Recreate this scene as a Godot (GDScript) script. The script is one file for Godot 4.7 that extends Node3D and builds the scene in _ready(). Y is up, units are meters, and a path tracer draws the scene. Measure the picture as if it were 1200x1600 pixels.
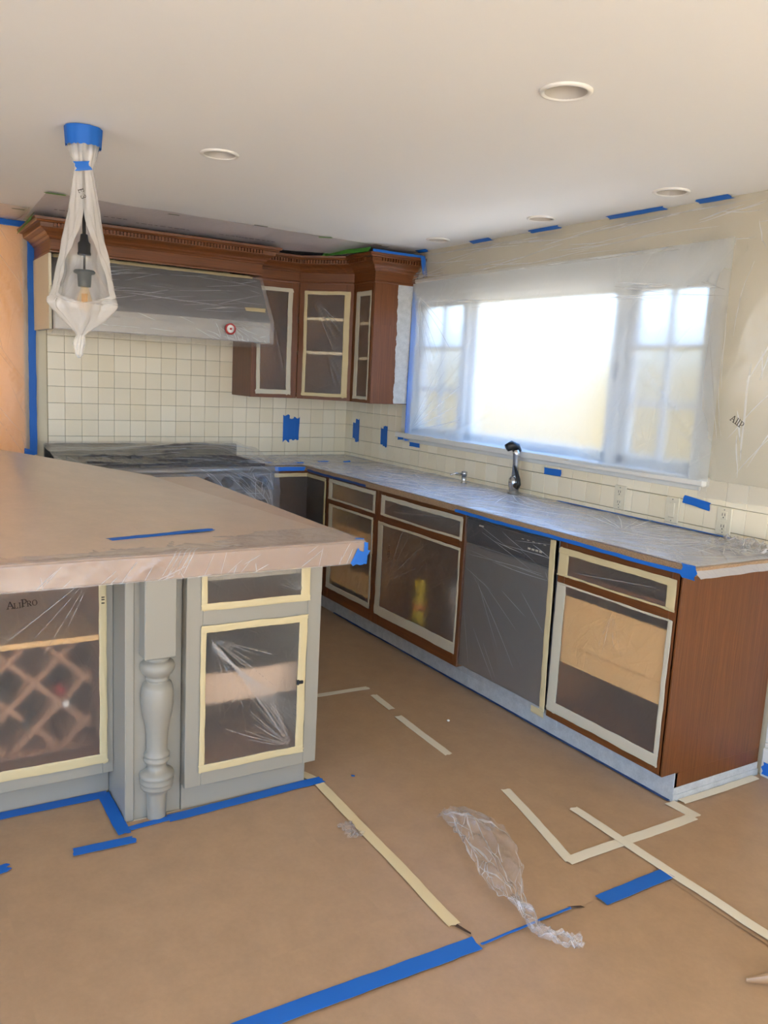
extends Node3D

var M := {}
var taken := {}
var fnl := FastNoiseLite.new()
const CEIL := 2.285
const XF := -0.599

# ------------------------------------------------------------------ naming and tagging
func numbered(called: String) -> String:
	var n: int = taken.get(called, 0)
	taken[called] = n + 1
	return called if n == 0 else "%s_%03d" % [called, n]

func tag(o: Node, label: String, category: String, group := "") -> void:
	o.set_meta("label", label)
	o.set_meta("category", category)
	if group != "":
		o.set_meta("group", group)

func thing(called: String, label: String, category: String, at := Vector3.ZERO, group := "") -> Node3D:
	var o := Node3D.new()
	o.name = numbered(called)
	add_child(o, true)
	o.position = at
	tag(o, label, category, group)
	return o

# a mesh built in world coordinates becomes a part of a thing whose base stands at parent.position
func part(parent: Node3D, called: String, mesh: Mesh, m: Material) -> MeshInstance3D:
	var o := MeshInstance3D.new()
	o.mesh = mesh
	o.material_override = m
	o.name = called
	parent.add_child(o, true)
	if parent.get_parent() == self and not parent is MeshInstance3D:
		o.position = -parent.position
	return o

func solo(called: String, label: String, category: String, mesh: Mesh, m: Material, group := "") -> MeshInstance3D:
	var o := MeshInstance3D.new()
	o.mesh = mesh
	o.material_override = m
	o.name = numbered(called)
	add_child(o, true)
	tag(o, label, category, group)
	return o

func struct(called: String, mesh: Mesh, m: Material) -> MeshInstance3D:
	var o := MeshInstance3D.new()
	o.mesh = mesh
	o.material_override = m
	o.name = called
	add_child(o, true)
	o.set_meta("kind", "structure")
	return o

# ------------------------------------------------------------------ mesh builders
func begin(smooth := false) -> SurfaceTool:
	var s := SurfaceTool.new()
	s.begin(Mesh.PRIMITIVE_TRIANGLES)
	s.set_smooth_group(0 if smooth else -1)
	return s

func done(s: SurfaceTool) -> ArrayMesh:
	s.generate_normals()
	return s.commit()

func tri_out(s: SurfaceTool, a: Vector3, b: Vector3, c: Vector3, o: Vector3) -> void:
	var n := (b - a).cross(c - a)
	if n.dot((a + b + c) / 3.0 - o) > 0.0:
		s.add_vertex(a); s.add_vertex(c); s.add_vertex(b)
	else:
		s.add_vertex(a); s.add_vertex(b); s.add_vertex(c)

func quad_out(s: SurfaceTool, a: Vector3, b: Vector3, c: Vector3, d: Vector3, o: Vector3) -> void:
	tri_out(s, a, b, c, o)
	tri_out(s, a, c, d, o)

# frames: o origin, a along, d inward; points are (along, height, depth)
func frame(o: Vector3, a: Vector3, d: Vector3) -> Array:
	return [o, a.normalized(), d.normalized()]

func fp(F: Array, a: float, y: float, d: float) -> Vector3:
	return F[0] + F[1] * a + Vector3.UP * y + F[2] * d

func chamfer_into(s: SurfaceTool, F: Array, lo: Vector3, hi: Vector3, bev: float) -> void:
	var l := Vector3(minf(lo.x, hi.x), minf(lo.y, hi.y), minf(lo.z, hi.z))
	var h := Vector3(maxf(lo.x, hi.x), maxf(lo.y, hi.y), maxf(lo.z, hi.z))
	var size := h - l
	var b := minf(bev, minf(size.x, minf(size.y, size.z)) * 0.45)
	var mid := (l + h) * 0.5
	var c := fp(F, mid.x, mid.y, mid.z)
	var v := {}
	for i in 8:
		var sg := Vector3i(i & 1, (i >> 1) & 1, (i >> 2) & 1)
		for k in 3:
			var p := Vector3()
			for q in 3:
				var inset := 0.0 if q == k else b
				p[q] = (h[q] - inset) if sg[q] == 1 else (l[q] + inset)
			v[i * 3 + k] = fp(F, p.x, p.y, p.z)
	for k in 3:
		var i1 := 1 << ((k + 1) % 3)
		var i2 := 1 << ((k + 2) % 3)
		for side in 2:
			var base := side << k
			quad_out(s, v[base * 3 + k], v[(base | i1) * 3 + k], v[(base | i1 | i2) * 3 + k], v[(base | i2) * 3 + k], c)
		if b > 0.0:
			# edges parallel to axis k lie between faces (k+1) and (k+2)
			for e in 4:
				var c0 := (i1 if e & 1 else 0) | (i2 if e & 2 else 0)
				var c1 := c0 | (1 << k)
				var fa := (k + 1) % 3
				var fb := (k + 2) % 3
				quad_out(s, v[c0 * 3 + fa], v[c1 * 3 + fa], v[c1 * 3 + fb], v[c0 * 3 + fb], c)
	if b > 0.0:
		for i in 8:
			tri_out(s, v[i * 3], v[i * 3 + 1], v[i * 3 + 2], c)

const W := [Vector3.ZERO, Vector3(1, 0, 0), Vector3(0, 0, 1)]

func bx(lo: Vector3, hi: Vector3, bev := 0.002) -> ArrayMesh:
	var s := begin()
	chamfer_into(s, W, lo, hi, bev)
	return done(s)

func fbox(F: Array, a0: float, a1: float, y0: float, y1: float, d0: float, d1: float, bev := 0.0015) -> ArrayMesh:
	var s := begin()
	chamfer_into(s, F, Vector3(a0, y0, d0), Vector3(a1, y1, d1), bev)
	return done(s)

func many(list: Array, bev := 0.001, F := W) -> ArrayMesh:
	var s := begin()
	for b in list:
		chamfer_into(s, F, b[0], b[1], bev)
	return done(s)

# vertical prism over a plan polygon (x, z)
func slab(poly: PackedVector2Array, y0: float, y1: float) -> ArrayMesh:
	var s := begin()
	var area := 0.0
	for i in poly.size():
		area += poly[i].cross(poly[(i + 1) % poly.size()])
	var p := poly.duplicate()
	if area < 0.0:
		p.reverse()
	# p now turns so that (edge x, z) has its outside at (dz, -dx)
	for i in p.size():
		var q: Vector2 = p[i]
		var r: Vector2 = p[(i + 1) % p.size()]
		var a := Vector3(q.x, y0, q.y)
		var b := Vector3(r.x, y0, r.y)
		var out := Vector3(r.y - q.y, 0, -(r.x - q.x)).normalized()
		var o := (a + b) * 0.5 - out + Vector3.UP * (y1 - y0) * 0.5
		quad_out(s, a, b, Vector3(r.x, y1, r.y), Vector3(q.x, y1, q.y), o)
	var t := Geometry2D.triangulate_polygon(p)
	for i in range(0, t.size(), 3):
		for y in [y0, y1]:
			var ref := Vector3(p[t[i]].x, (y0 + y1) * 0.5, p[t[i]].y)
			tri_out(s, Vector3(p[t[i]].x, y, p[t[i]].y), Vector3(p[t[i + 1]].x, y, p[t[i + 1]].y), Vector3(p[t[i + 2]].x, y, p[t[i + 2]].y), ref)
	return done(s)

# a smooth sheet: fn(u, v) -> Vector3, seen from the side that n points to
func grid(fn: Callable, nu: int, nv: int, n: Vector3) -> ArrayMesh:
	var P := PackedVector3Array()
	var N := PackedVector3Array()
	var I := PackedInt32Array()
	for j in nv + 1:
		for i in nu + 1:
			P.append(fn.call(float(i) / nu, float(j) / nv))
	var w := nu + 1
	var flip := 0.0
	for j in nv + 1:
		for i in nu + 1:
			var du := P[j * w + mini(i + 1, nu)] - P[j * w + maxi(i - 1, 0)]
			var dv := P[mini(j + 1, nv) * w + i] - P[maxi(j - 1, 0) * w + i]
			var c := du.cross(dv)
			flip += c.dot(n)
			N.append(c.normalized() if c.length() > 1e-12 else n)
	var sg := 1.0 if flip >= 0.0 else -1.0
	for k in N.size():
		N[k] = N[k] * sg
	for j in nv:
		for i in nu:
			var a := j * w + i
			var t := [a, a + w + 1, a + 1, a, a + w, a + w + 1] if sg > 0.0 else [a, a + 1, a + w + 1, a, a + w + 1, a + w]
			for k in t:
				I.append(k)
	var arr := []
	arr.resize(Mesh.ARRAY_MAX)
	arr[Mesh.ARRAY_VERTEX] = P
	arr[Mesh.ARRAY_NORMAL] = N
	arr[Mesh.ARRAY_INDEX] = I
	var me := ArrayMesh.new()
	me.add_surface_from_arrays(Mesh.PRIMITIVE_TRIANGLES, arr)
	return me

# turned body about an axis through c: profile of [radius, height]
func lathe(profile: Array, c: Vector3, seg := 28, axis := Vector3.UP, smooth := true) -> ArrayMesh:
	var s := begin(smooth)
	lathe_into(s, profile, c, seg, axis)
	return done(s)

func lathe_into(s: SurfaceTool, profile: Array, c: Vector3, seg: int, axis := Vector3.UP) -> void:
	var up := axis.normalized()
	var e1 := (Vector3.RIGHT if absf(up.x) < 0.8 else Vector3.FORWARD)
	e1 = (e1 - up * e1.dot(up)).normalized()
	var e2 := e1.cross(up)
	for i in profile.size() - 1:
		for j in seg:
			var q := []
			for k in [[0, 0], [0, 1], [1, 1], [1, 0]]:
				var pr: Array = profile[i + k[0]]
				var th: float = TAU * ((j + k[1]) % seg) / seg
				q.append(c + up * pr[1] + (e1 * cos(th) + e2 * sin(th)) * pr[0])
			for k in [0, 1, 2, 0, 2, 3]:
				s.add_vertex(q[k])

# round tube along points with radii
func tube(pts: Array, radii: Array, seg := 14, smooth := true) -> ArrayMesh:
	var s := begin(smooth)
	tube_into(s, pts, radii, seg)
	return done(s)

func tube_into(s: SurfaceTool, pts: Array, radii: Array, seg := 14) -> void:
	var rings := []
	var e1 := Vector3.ZERO
	for i in pts.size():
		var d: Vector3 = (pts[mini(i + 1, pts.size() - 1)] - pts[maxi(i - 1, 0)]).normalized()
		if e1 == Vector3.ZERO:
			e1 = Vector3.RIGHT if absf(d.x) < 0.8 else Vector3.UP
		e1 = (e1 - d * e1.dot(d)).normalized()
		var e2 := e1.cross(d)
		var r := []
		var rad: float = radii[mini(i, radii.size() - 1)]
		for j in seg:
			var th := TAU * j / seg
			r.append(pts[i] + (e1 * cos(th) + e2 * sin(th)) * rad)
		rings.append(r)
	for i in pts.size() - 1:
		for j in seg:
			var k := (j + 1) % seg
			for v in [rings[i][j], rings[i][k], rings[i + 1][k], rings[i][j], rings[i + 1][k], rings[i + 1][j]]:
				s.add_vertex(v)
	for e in [0, pts.size() - 1]:
		var inside: Vector3 = pts[1] if e == 0 else pts[pts.size() - 2]
		for j in seg:
			tri_out(s, pts[e], rings[e][j], rings[e][(j + 1) % seg], inside)

# ------------------------------------------------------------------ tape and film
func tape_mesh(p0: Vector3, p1: Vector3, w: float, n: Vector3, sd: int, torn := 0.004, lift := 0.0) -> ArrayMesh:
	var L := p0.distance_to(p1)
	var d := (p1 - p0).normalized()
	var sdv := n.cross(d).normalized()
	var k := clampi(int(L / 0.02), 4, 70)
	var cols := [-0.5, -0.499, -0.25, 0.02, 0.26, 0.499, 0.5]
	var hs := [0.0, 1.0, 1.0, 1.0, 1.0, 1.0, 0.0]
	var rg := RandomNumberGenerator.new()
	rg.seed = sd
	var e0 := []
	var e1 := []
	for i in 7:
		e0.append(rg.randf_range(-torn, torn))
		e1.append(rg.randf_range(-torn, torn))
	var fn := func(u: float, v: float) -> Vector3:
		var ci := int(round(v * 6.0))
		var along := u * L
		if u < 0.001:
			along += e0[ci]
		elif u > 0.999:
			along += e1[ci]
		var edge := fnl.get_noise_2d(along * 900.0 + sd * 37.0, cols[ci] * 400.0) * 0.0022
		var wave := fnl.get_noise_2d(along * 160.0 + sd * 11.0, 50.0) * 0.004
		var h: float = hs[ci] * (0.0009 + lift * (0.5 + fnl.get_noise_2d(along * 700.0, ci * 90.0 + sd)))
		return p0 + d * along + sdv * (cols[ci] * w + edge + wave) + n * h
	return grid(fn, k, 6, n)

func tape(called: String, label: String, m: Material, p0: Vector3, p1: Vector3, w: float, n: Vector3, sd: int, group := "", torn := 0.004, lift := 0.0) -> MeshInstance3D:
	return solo(called, label, "tape", tape_mesh(p0, p1, w, n, sd, torn, lift), m, group)

# creases: [u0, v0, u1, v1, height, width] in metres of the sheet
func crease_at(x: float, y: float, creases: Array) -> float:
	var t := 0.0
	for c in creases:
		var a := Vector2(c[0], c[1])
		var b := Vector2(c[2], c[3])
		var p := Vector2(x, y)
		var ab := b - a
		var k := clampf((p - a).dot(ab) / ab.length_squared(), 0.0, 1.0)
		var dd: float = p.distance_to(a + ab * k) / c[5]
		if dd < 3.0:
			t += c[4] * exp(-dd * dd) * smoothstep(0.0, 0.12, k) * smoothstep(1.0, 0.88, k) if c.size() < 7 else c[4] * exp(-dd * dd)
	return t

func film_mesh(o: Vector3, du: Vector3, dv: Vector3, n: Vector3, nu: int, nv: int, amp: float, creases: Array, sd: int) -> ArrayMesh:
	var su := du.length()
	var sv := dv.length()
	var fn := func(u: float, v: float) -> Vector3:
		var x := u * su
		var y := v * sv
		var e := minf(minf(x, su - x), minf(y, sv - y))
		var k := smoothstep(0.0, 0.04, e)
		var h := fnl.get_noise_3d(x * 260.0, y * 120.0, sd * 41.0) * amp + crease_at(x, y, creases)
		return o + du * u + dv * v + n * h * k
	return grid(fn, nu, nv, n)

# creases as narrow folded ridges standing on the sheet: S(x, y) -> point of the sheet
func ridges(parent: Node3D, S: Callable, n: Vector3, list: Array, k := 1.0) -> void:
	var s := begin(true)
	for c in list:
		var a := Vector2(c[0], c[1])
		var b := Vector2(c[2], c[3])
		var side := (b - a).orthogonal().normalized()
		var bow: float = fnl.get_noise_2d(c[0] * 3000.0, c[1] * 3000.0) * 0.04 * a.distance_to(b)
		var seg := 7
		var prev := []
		for i in seg + 1:
			var t := float(i) / seg
			var p := a.lerp(b, t) + side * bow * sin(t * PI)
			var w: float = c[5] * k * (0.12 + 0.88 * pow(sin(PI * clampf(t * 0.96 + 0.02, 0.0, 1.0)), 0.7))
			var q0: Vector3 = S.call(p.x - side.x * w * 0.5, p.y - side.y * w * 0.5)
			var q1: Vector3 = S.call(p.x, p.y)
			var q2: Vector3 = S.call(p.x + side.x * w * 0.5, p.y + side.y * w * 0.5)
			var cur := [q0 + n * 0.0006, q1 + n * (0.0006 + w * 0.28), q2 + n * 0.0006]
			if i > 0:
				for j in 2:
					quad_out(s, prev[j], cur[j], cur[j + 1], prev[j + 1], (prev[j] + cur[j + 1]) * 0.5 - n)
			prev = cur
	part(parent, "creases", done(s), M.film_crease).set_meta("kind", "stuff")

func scatter(su: float, sv: float, n: int, deg: float, spread: float, l0: float, l1: float, w: float, sd: int, x0 := 0.0, y0 := 0.0) -> Array:
	var rg := RandomNumberGenerator.new()
	rg.seed = sd
	var out := []
	for i in n:
		var a := deg_to_rad(deg + rg.randf_range(-spread, spread))
		var L := rg.randf_range(l0, l1)
		var d := Vector2(cos(a), sin(a)) * L
		var p := Vector2(x0 + rg.randf() * su, y0 + rg.randf() * sv)
		var q := p + d
		q.x = clampf(q.x, x0, x0 + su)
		q.y = clampf(q.y, y0, y0 + sv)
		if p.distance_to(q) > 0.02:
			out.append([p.x, p.y, q.x, q.y, 0.0, w * rg.randf_range(0.5, 1.3)])
	return out

func fan(cx: float, cy: float, a0: float, a1: float, r0: float, r1: float, n: int, h: float, w: float, sd: int) -> Array:
	var rg := RandomNumberGenerator.new()
	rg.seed = sd
	var out := []
	for i in n:
		var a := deg_to_rad(lerpf(a0, a1, (i + rg.randf_range(0.1, 0.9)) / n))
		var rr := r1 * rg.randf_range(0.55, 1.0)
		out.append([cx + cos(a) * r0, cy + sin(a) * r0, cx + cos(a) * rr, cy + sin(a) * rr, h * rg.randf_range(0.5, 1.2), w * rg.randf_range(0.6, 1.3)])
	return out

# film stretched over a cabinet opening with tape on four sides (frame coordinates, tape's outer rectangle)
func film_cover(label: String, F: Array, a0: float, a1: float, y0: float, y1: float, ws: Array, creases: Array, sd: int, tm: Material, group: String, gap := -0.0025, film: Material = null) -> Node3D:
	var t := thing("masking_film", label, "plastic film", fp(F, (a0 + a1) * 0.5, y0, gap), group)
	var n: Vector3 = -F[2]
	var o := fp(F, a0 + 0.008, y0 + 0.008, gap)
	part(t, "sheet", film_mesh(o, F[1] * (a1 - a0 - 0.016), Vector3.UP * (y1 - y0 - 0.016), n, 44, 44, 0.004, creases, sd), film if film else M.film_blur)
	if creases.size():
		ridges(t, func(x: float, y: float) -> Vector3: return o + F[1] * clampf(x, 0.0, a1 - a0 - 0.016) + Vector3.UP * clampf(y, 0.0, y1 - y0 - 0.016), n, creases, 0.62)
	var g := gap - 0.0015
	if ws[0] > 0.0: part(t, "tape_strip", tape_mesh(fp(F, a0 + ws[0] * 0.5, y0 + 0.002, g), fp(F, a0 + ws[0] * 0.5, y1, g), ws[0], n, sd + 1, 0.005, 0.002), tm)
	if ws[1] > 0.0: part(t, "tape_strip", tape_mesh(fp(F, a1 - ws[1] * 0.5, y0, g), fp(F, a1 - ws[1] * 0.5, y1 - 0.003, g), ws[1], n, sd + 2, 0.005, 0.002), tm)
	if ws[2] > 0.0: part(t, "tape_strip", tape_mesh(fp(F, a0, y0 + ws[2] * 0.5, g - 0.001), fp(F, a1, y0 + ws[2] * 0.5, g - 0.001), ws[2], n, sd + 3, 0.005, 0.002), tm)
	if ws[3] > 0.0: part(t, "tape_strip", tape_mesh(fp(F, a0 + 0.002, y1 - ws[3] * 0.5, g - 0.001), fp(F, a1, y1 - ws[3] * 0.5, g - 0.001), ws[3], n, sd + 4, 0.005, 0.002), tm)
	return t

func letters(parent: Node3D, called: String, text: String, F: Array, a: float, y: float, d: float, height: float, m: Material, turn := 0.0, align := HORIZONTAL_ALIGNMENT_CENTER) -> void:
	var tm := TextMesh.new()
	var f := SystemFont.new()
	f.font_names = PackedStringArray(["Droid Serif"])
	tm.font = f
	tm.text = text
	tm.font_size = 32
	tm.pixel_size = height / 24.0
	tm.depth = 0.0006
	tm.curve_step = 2.0
	tm.horizontal_alignment = align
	tm.vertical_alignment = VERTICAL_ALIGNMENT_BOTTOM if align == HORIZONTAL_ALIGNMENT_LEFT else VERTICAL_ALIGNMENT_CENTER
	var o := part(parent, called, tm, m)
	var b := Basis(F[1], Vector3.UP, F[1].cross(Vector3.UP))
	b = b * Basis(Vector3(0, 0, 1), turn)
	o.transform = Transform3D(b, fp(F, a, y, d) - (parent.position if parent.get_parent() == self and not parent is MeshInstance3D else Vector3.ZERO))

# ------------------------------------------------------------------ materials
func mat(c: Color, rough := 0.6, metal := 0.0) -> StandardMaterial3D:
	var m := StandardMaterial3D.new()
	m.albedo_color = c
	m.roughness = rough
	m.metallic = metal
	return m

func c8(r: int, g: int, b: int, a := 1.0) -> Color:
	return Color(r / 255.0, g / 255.0, b / 255.0, a)

func tri(m: StandardMaterial3D, t: Texture2D, scale: Vector3, world := false) -> StandardMaterial3D:
	m.albedo_texture = t
	m.uv1_triplanar = true
	m.uv1_world_triplanar = world
	m.uv1_scale = scale
	m.uv1_triplanar_sharpness = 8.0
	return m

func grain(dark: Color, light: Color, sd: int, w := 256, h := 256) -> Image:
	var n := FastNoiseLite.new()
	n.seed = sd
	n.frequency = 1.0
	var im := Image.create(w, h, false, Image.FORMAT_RGB8)
	for y in h:
		for x in w:
			var fx := float(x) / w
			var fy := float(y) / h
			var wob := n.get_noise_2d(fx * 3.0, fy * 2.0) * 0.04
			var a := n.get_noise_2d((fx + wob) * 34.0, fy * 1.6)
			var b := n.get_noise_2d((fx + wob) * 120.0 + 31.0, fy * 5.0)
			var k := clampf(0.5 + a * 0.55 + b * 0.3, 0.0, 1.0)
			im.set_pixel(x, y, dark.lerp(light, k))
	return im

func mottle(base: Color, amt: float, fr: float, sd: int, size := 256) -> Image:
	var n := FastNoiseLite.new()
	n.seed = sd
	n.frequency = 1.0
	var im := Image.create(size, size, false, Image.FORMAT_RGB8)
	for y in size:
		for x in size:
			var a := n.get_noise_2d(x * fr / size, y * fr / size)
			var b := n.get_noise_2d(x * fr * 6.0 / size + 9.0, y * fr * 5.0 / size)
			var c := n.get_noise_2d(x * 0.9, y * 0.7)
			var k := 1.0 + amt * (a + 0.6 * b + 0.5 * c)
			im.set_pixel(x, y, Color(clampf(base.r * k, 0, 1), clampf(base.g * k, 0, 1), clampf(base.b * k, 0, 1)))
	return im

func speckle(cols: Array, sd: int, fr: float, size := 256) -> Image:
	var n := FastNoiseLite.new()
	n.seed = sd
	n.frequency = 1.0
	var im := Image.create(size, size, false, Image.FORMAT_RGB8)
	for y in size:
		for x in size:
			var k := clampf(0.5 + 0.8 * n.get_noise_2d(x * fr, y * fr) + 0.5 * n.get_noise_2d(x * fr * 3.1 + 7.0, y * fr * 3.1), 0.0, 0.999) * (cols.size() - 1)
			im.set_pixel(x, y, cols[int(k)].lerp(cols[int(k) + 1], k - int(k)))
	return im

# relief of thin wrinkles in stretched film
func wrinkle_map(sd: int, count: int, spread: float, strength: float, size := 512) -> ImageTexture:
	var rg := RandomNumberGenerator.new()
	rg.seed = sd
	var hgt := PackedFloat32Array()
	hgt.resize(size * size)
	var n := FastNoiseLite.new()
	n.seed = sd
	n.frequency = 1.0
	for y in size:
		for x in size:
			var ux := TAU * x / size
			var uy := TAU * y / size
			hgt[y * size + x] = 0.35 * n.get_noise_3d(cos(ux) * 1.4 + sin(uy) * 0.5, sin(ux) * 1.4 + 5.0, cos(uy) * 1.4)
	for k in count:
		var a := rg.randf_range(-spread, spread) + (0.9 if k % 3 == 0 else (-0.5 if k % 3 == 1 else 0.15))
		var p := Vector2(rg.randf() * size, rg.randf() * size)
		var d := Vector2(sin(a), cos(a))
		var q := Vector2(d.y, -d.x)
		var L := rg.randf_range(0.08, 0.42) * size
		var wd := rg.randf_range(1.2, 3.6)
		var hh := rg.randf_range(0.1, 0.4) * (1.0 if rg.randf() > 0.3 else -1.0)
		var bend := rg.randf_range(-0.06, 0.06)
		for i in int(L):
			var u := i / L
			for j in range(-7, 8):
				var pos := p + d * i + q * (j + bend * i * u)
				var xi := posmod(int(pos.x), size)
				var yi := posmod(int(pos.y), size)
				hgt[yi * size + xi] += hh * exp(-j * j / (wd * wd)) * sin(u * PI) * 0.5
	var im := Image.create_from_data(size, size, false, Image.FORMAT_RF, hgt.to_byte_array())
	im.bump_map_to_normal_map(strength)
	return ImageTexture.create_from_image(im)

func with_relief(m: StandardMaterial3D, t: Texture2D, k: float, scale: Vector3) -> StandardMaterial3D:
	m.normal_enabled = true
	m.normal_texture = t
	m.normal_scale = k
	m.uv1_triplanar = true
	m.uv1_scale = scale
	return m

func two_sided(m: StandardMaterial3D) -> StandardMaterial3D:
	m.cull_mode = BaseMaterial3D.CULL_DISABLED
	return m

func thin_film(c: Color, rough: float) -> StandardMaterial3D:
	var m := mat(c, rough)
	m.transparency = BaseMaterial3D.TRANSPARENCY_ALPHA
	return two_sided(m)

func blur_film(c: Color, rough: float, k: float) -> StandardMaterial3D:
	var m := mat(c, rough)
	m.refraction_enabled = true
	m.refraction_scale = k
	m.transparency = BaseMaterial3D.TRANSPARENCY_ALPHA
	m.clearcoat_enabled = true
	m.clearcoat = 0.35
	m.clearcoat_roughness = 0.22
	return two_sided(m)

func make_materials() -> void:
	var wr := wrinkle_map(3, 150, 0.35, 6.0)
	var wd := grain(c8(90, 50, 21), c8(128, 74, 34), 5)
	var wv := ImageTexture.create_from_image(wd)
	var wd2: Image = wd.duplicate()
	wd2.rotate_90(CLOCKWISE)
	var wh := ImageTexture.create_from_image(wd2)
	M.wood = tri(mat(Color.WHITE, 0.38), wv, Vector3(3.2, 1.1, 3.2))
	M.wood_h = tri(mat(Color.WHITE, 0.38), wh, Vector3(1.1, 3.2, 1.1))
	var mp := grain(c8(208, 160, 98), c8(236, 194, 132), 9)
	mp.rotate_90(CLOCKWISE)
	M.maple = tri(mat(Color.WHITE, 0.5), ImageTexture.create_from_image(mp), Vector3(0.9, 2.2, 0.9))
	M.plywood = tri(mat(Color(0.62, 0.55, 0.5), 0.6), ImageTexture.create_from_image(mp), Vector3(0.9, 2.2, 0.9))
	M.dark_inside = mat(c8(156, 106, 60), 0.7)
	var kr := ImageTexture.create_from_image(mottle(c8(176, 145, 112), 0.035, 7.0, 21))
	M.kraft = tri(mat(Color.WHITE, 0.4), kr, Vector3(1.1, 1.1, 1.1), true)
	M.kraft_dark = mat(c8(60, 40, 26), 0.8)
	M.rosin = tri(mat(Color.WHITE, 0.42), ImageTexture.create_from_image(mottle(c8(222, 195, 168), 0.03, 6.0, 22)), Vector3(0.9, 0.9, 0.9))
	M.rosin_shaded = tri(mat(Color(0.86, 0.79, 0.74), 0.45), kr, Vector3(0.9, 0.9, 0.9))  # same paper as the top; weaker light on the slab front is in the colour
	M.rosin.clearcoat_enabled = true
	M.rosin.clearcoat = 0.8
	M.rosin.clearcoat_roughness = 0.25
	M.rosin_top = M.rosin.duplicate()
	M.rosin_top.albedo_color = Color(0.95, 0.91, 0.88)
	M.granite = tri(mat(Color.WHITE, 0.3), ImageTexture.create_from_image(speckle([c8(70, 50, 36), c8(150, 116, 84), c8(186, 158, 124), c8(120, 88, 62), c8(206, 186, 158)], 4, 0.16)), Vector3(4, 4, 4))
	M.grey_paint = mat(c8(153, 147, 133), 0.42)
	M.white_paint = mat(c8(226, 222, 212), 0.5)
	M.ceiling = mat(c8(238, 236, 230), 0.8)
	M.wall = mat(c8(222, 211, 182), 0.7)
	M.primer = tri(mat(Color.WHITE, 0.6), ImageTexture.create_from_image(mottle(c8(184, 185, 182), 0.08, 9.0, 31)), Vector3(2, 2, 2))
	M.grout = mat(c8(168, 152, 120), 0.9)
	M.tiles = []
	for c in [c8(245, 232, 203), c8(242, 228, 197), c8(248, 236, 209), c8(243, 230, 201)]:
		M.tiles.append(mat(c, 0.2))
	M.steel = mat(c8(150, 146, 140), 0.36, 0.85)
	M.steel_dark = mat(c8(104, 104, 108), 0.4, 0.7)
	M.chrome = mat(c8(190, 190, 190), 0.2, 1.0)
	M.black = mat(c8(20, 20, 22), 0.35)
	M.iron = mat(c8(30, 30, 32), 0.6)
	M.plate = mat(c8(226, 216, 190), 0.35)
	M.slot = mat(c8(40, 34, 28), 0.6)
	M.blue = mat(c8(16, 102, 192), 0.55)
	M.green = mat(c8(70, 140, 40), 0.55)
	M.cream = mat(c8(204, 186, 142), 0.5)
	M.pale = mat(c8(198, 189, 166), 0.5)
	M.pale_floor = mat(c8(226, 217, 194), 0.5)
	M.cream_floor = mat(c8(224, 204, 158), 0.5)
	M.red = mat(c8(170, 36, 34), 0.4)
	M.white = mat(c8(235, 232, 225), 0.4)
	M.yellow = mat(c8(222, 190, 40), 0.45)
	M.orange = mat(c8(200, 96, 30), 0.5)
	M.bottle = mat(c8(26, 28, 24), 0.15)
	M.ink = mat(c8(50, 38, 30), 0.8)
	M.film_blur = with_relief(blur_film(c8(250, 243, 234, 0.07), 0.55, 0.012), wr, 0.5, Vector3(1.7, 1.7, 1.7))
	M.film_window = with_relief(blur_film(c8(240, 243, 243, 0.18), 0.68, 0.014), wr, 0.35, Vector3(1.1, 1.1, 1.1))
	M.film_window.backlight_enabled = true
	M.film_window.backlight = Color(0.5, 0.52, 0.54)
	M.film_wall = with_relief(thin_film(c8(222, 218, 206, 0.3), 0.22), wr, 0.7, Vector3(0.9, 0.9, 0.9))
	M.film_gloss = with_relief(thin_film(c8(225, 226, 230, 0.07), 0.2), wr, 0.6, Vector3(1.4, 1.4, 1.4))
	M.film_counter = with_relief(thin_film(c8(228, 234, 242, 0.46), 0.22), wr, 0.7, Vector3(1.2, 1.2, 1.2))  # bluish-white opacity stands in for the window sheen on the film
	M.film_bag = with_relief(thin_film(c8(238, 234, 226, 0.4), 0.24), wr, 0.6, Vector3(2.5, 2.5, 2.5))
	M.film_ceiling = with_relief(thin_film(c8(222, 212, 212, 0.5), 0.24), wr, 0.4, Vector3(1.2, 1.2, 1.2))
	M.film_door = with_relief(blur_film(c8(214, 206, 198, 0.3), 0.8, 0.014), wr, 0.5, Vector3(0.9, 0.9, 0.9))
	M.film_range = with_relief(thin_film(c8(225, 228, 234, 0.1), 0.2), wr, 0.8, Vector3(1.6, 1.6, 1.6))
	M.film_island = with_relief(blur_film(c8(250, 242, 232, 0.07), 0.6, 0.012), wr, 0.3, Vector3(1.7, 1.7, 1.7))
	M.film_slab = with_relief(thin_film(c8(232, 226, 222, 0.2), 0.2), wr, 0.4, Vector3(1.4, 1.4, 1.4))
	M.film_hood = with_relief(thin_film(c8(214, 210, 206, 0.28), 0.2), wr, 0.6, Vector3(1.4, 1.4, 1.4))
	M.film_crease = thin_film(c8(246, 246, 248, 0.42), 0.2)  # milky doubled film, whitened further to carry the crease highlights
	M.film_crease.backlight_enabled = true
	M.film_crease.backlight = Color(0.9, 0.9, 0.9)
	M.film_ceiling.backlight_enabled = true
	M.film_ceiling.backlight = Color(0.7, 0.7, 0.7)
	M.film_scrap = with_relief(thin_film(c8(236, 230, 226, 0.14), 0.2), wr, 0.3, Vector3(3, 3, 3))
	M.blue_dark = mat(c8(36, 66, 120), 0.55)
	M.green_dull = mat(c8(74, 84, 62), 0.6)
	M.cab_inside = mat(c8(176, 130, 96), 0.6)
	M.shelf_pale = mat(c8(244, 228, 194), 0.5)
	M.pale_wood = mat(c8(226, 196, 168), 0.55)
	M.socket = mat(c8(58, 64, 62), 0.55)
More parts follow.
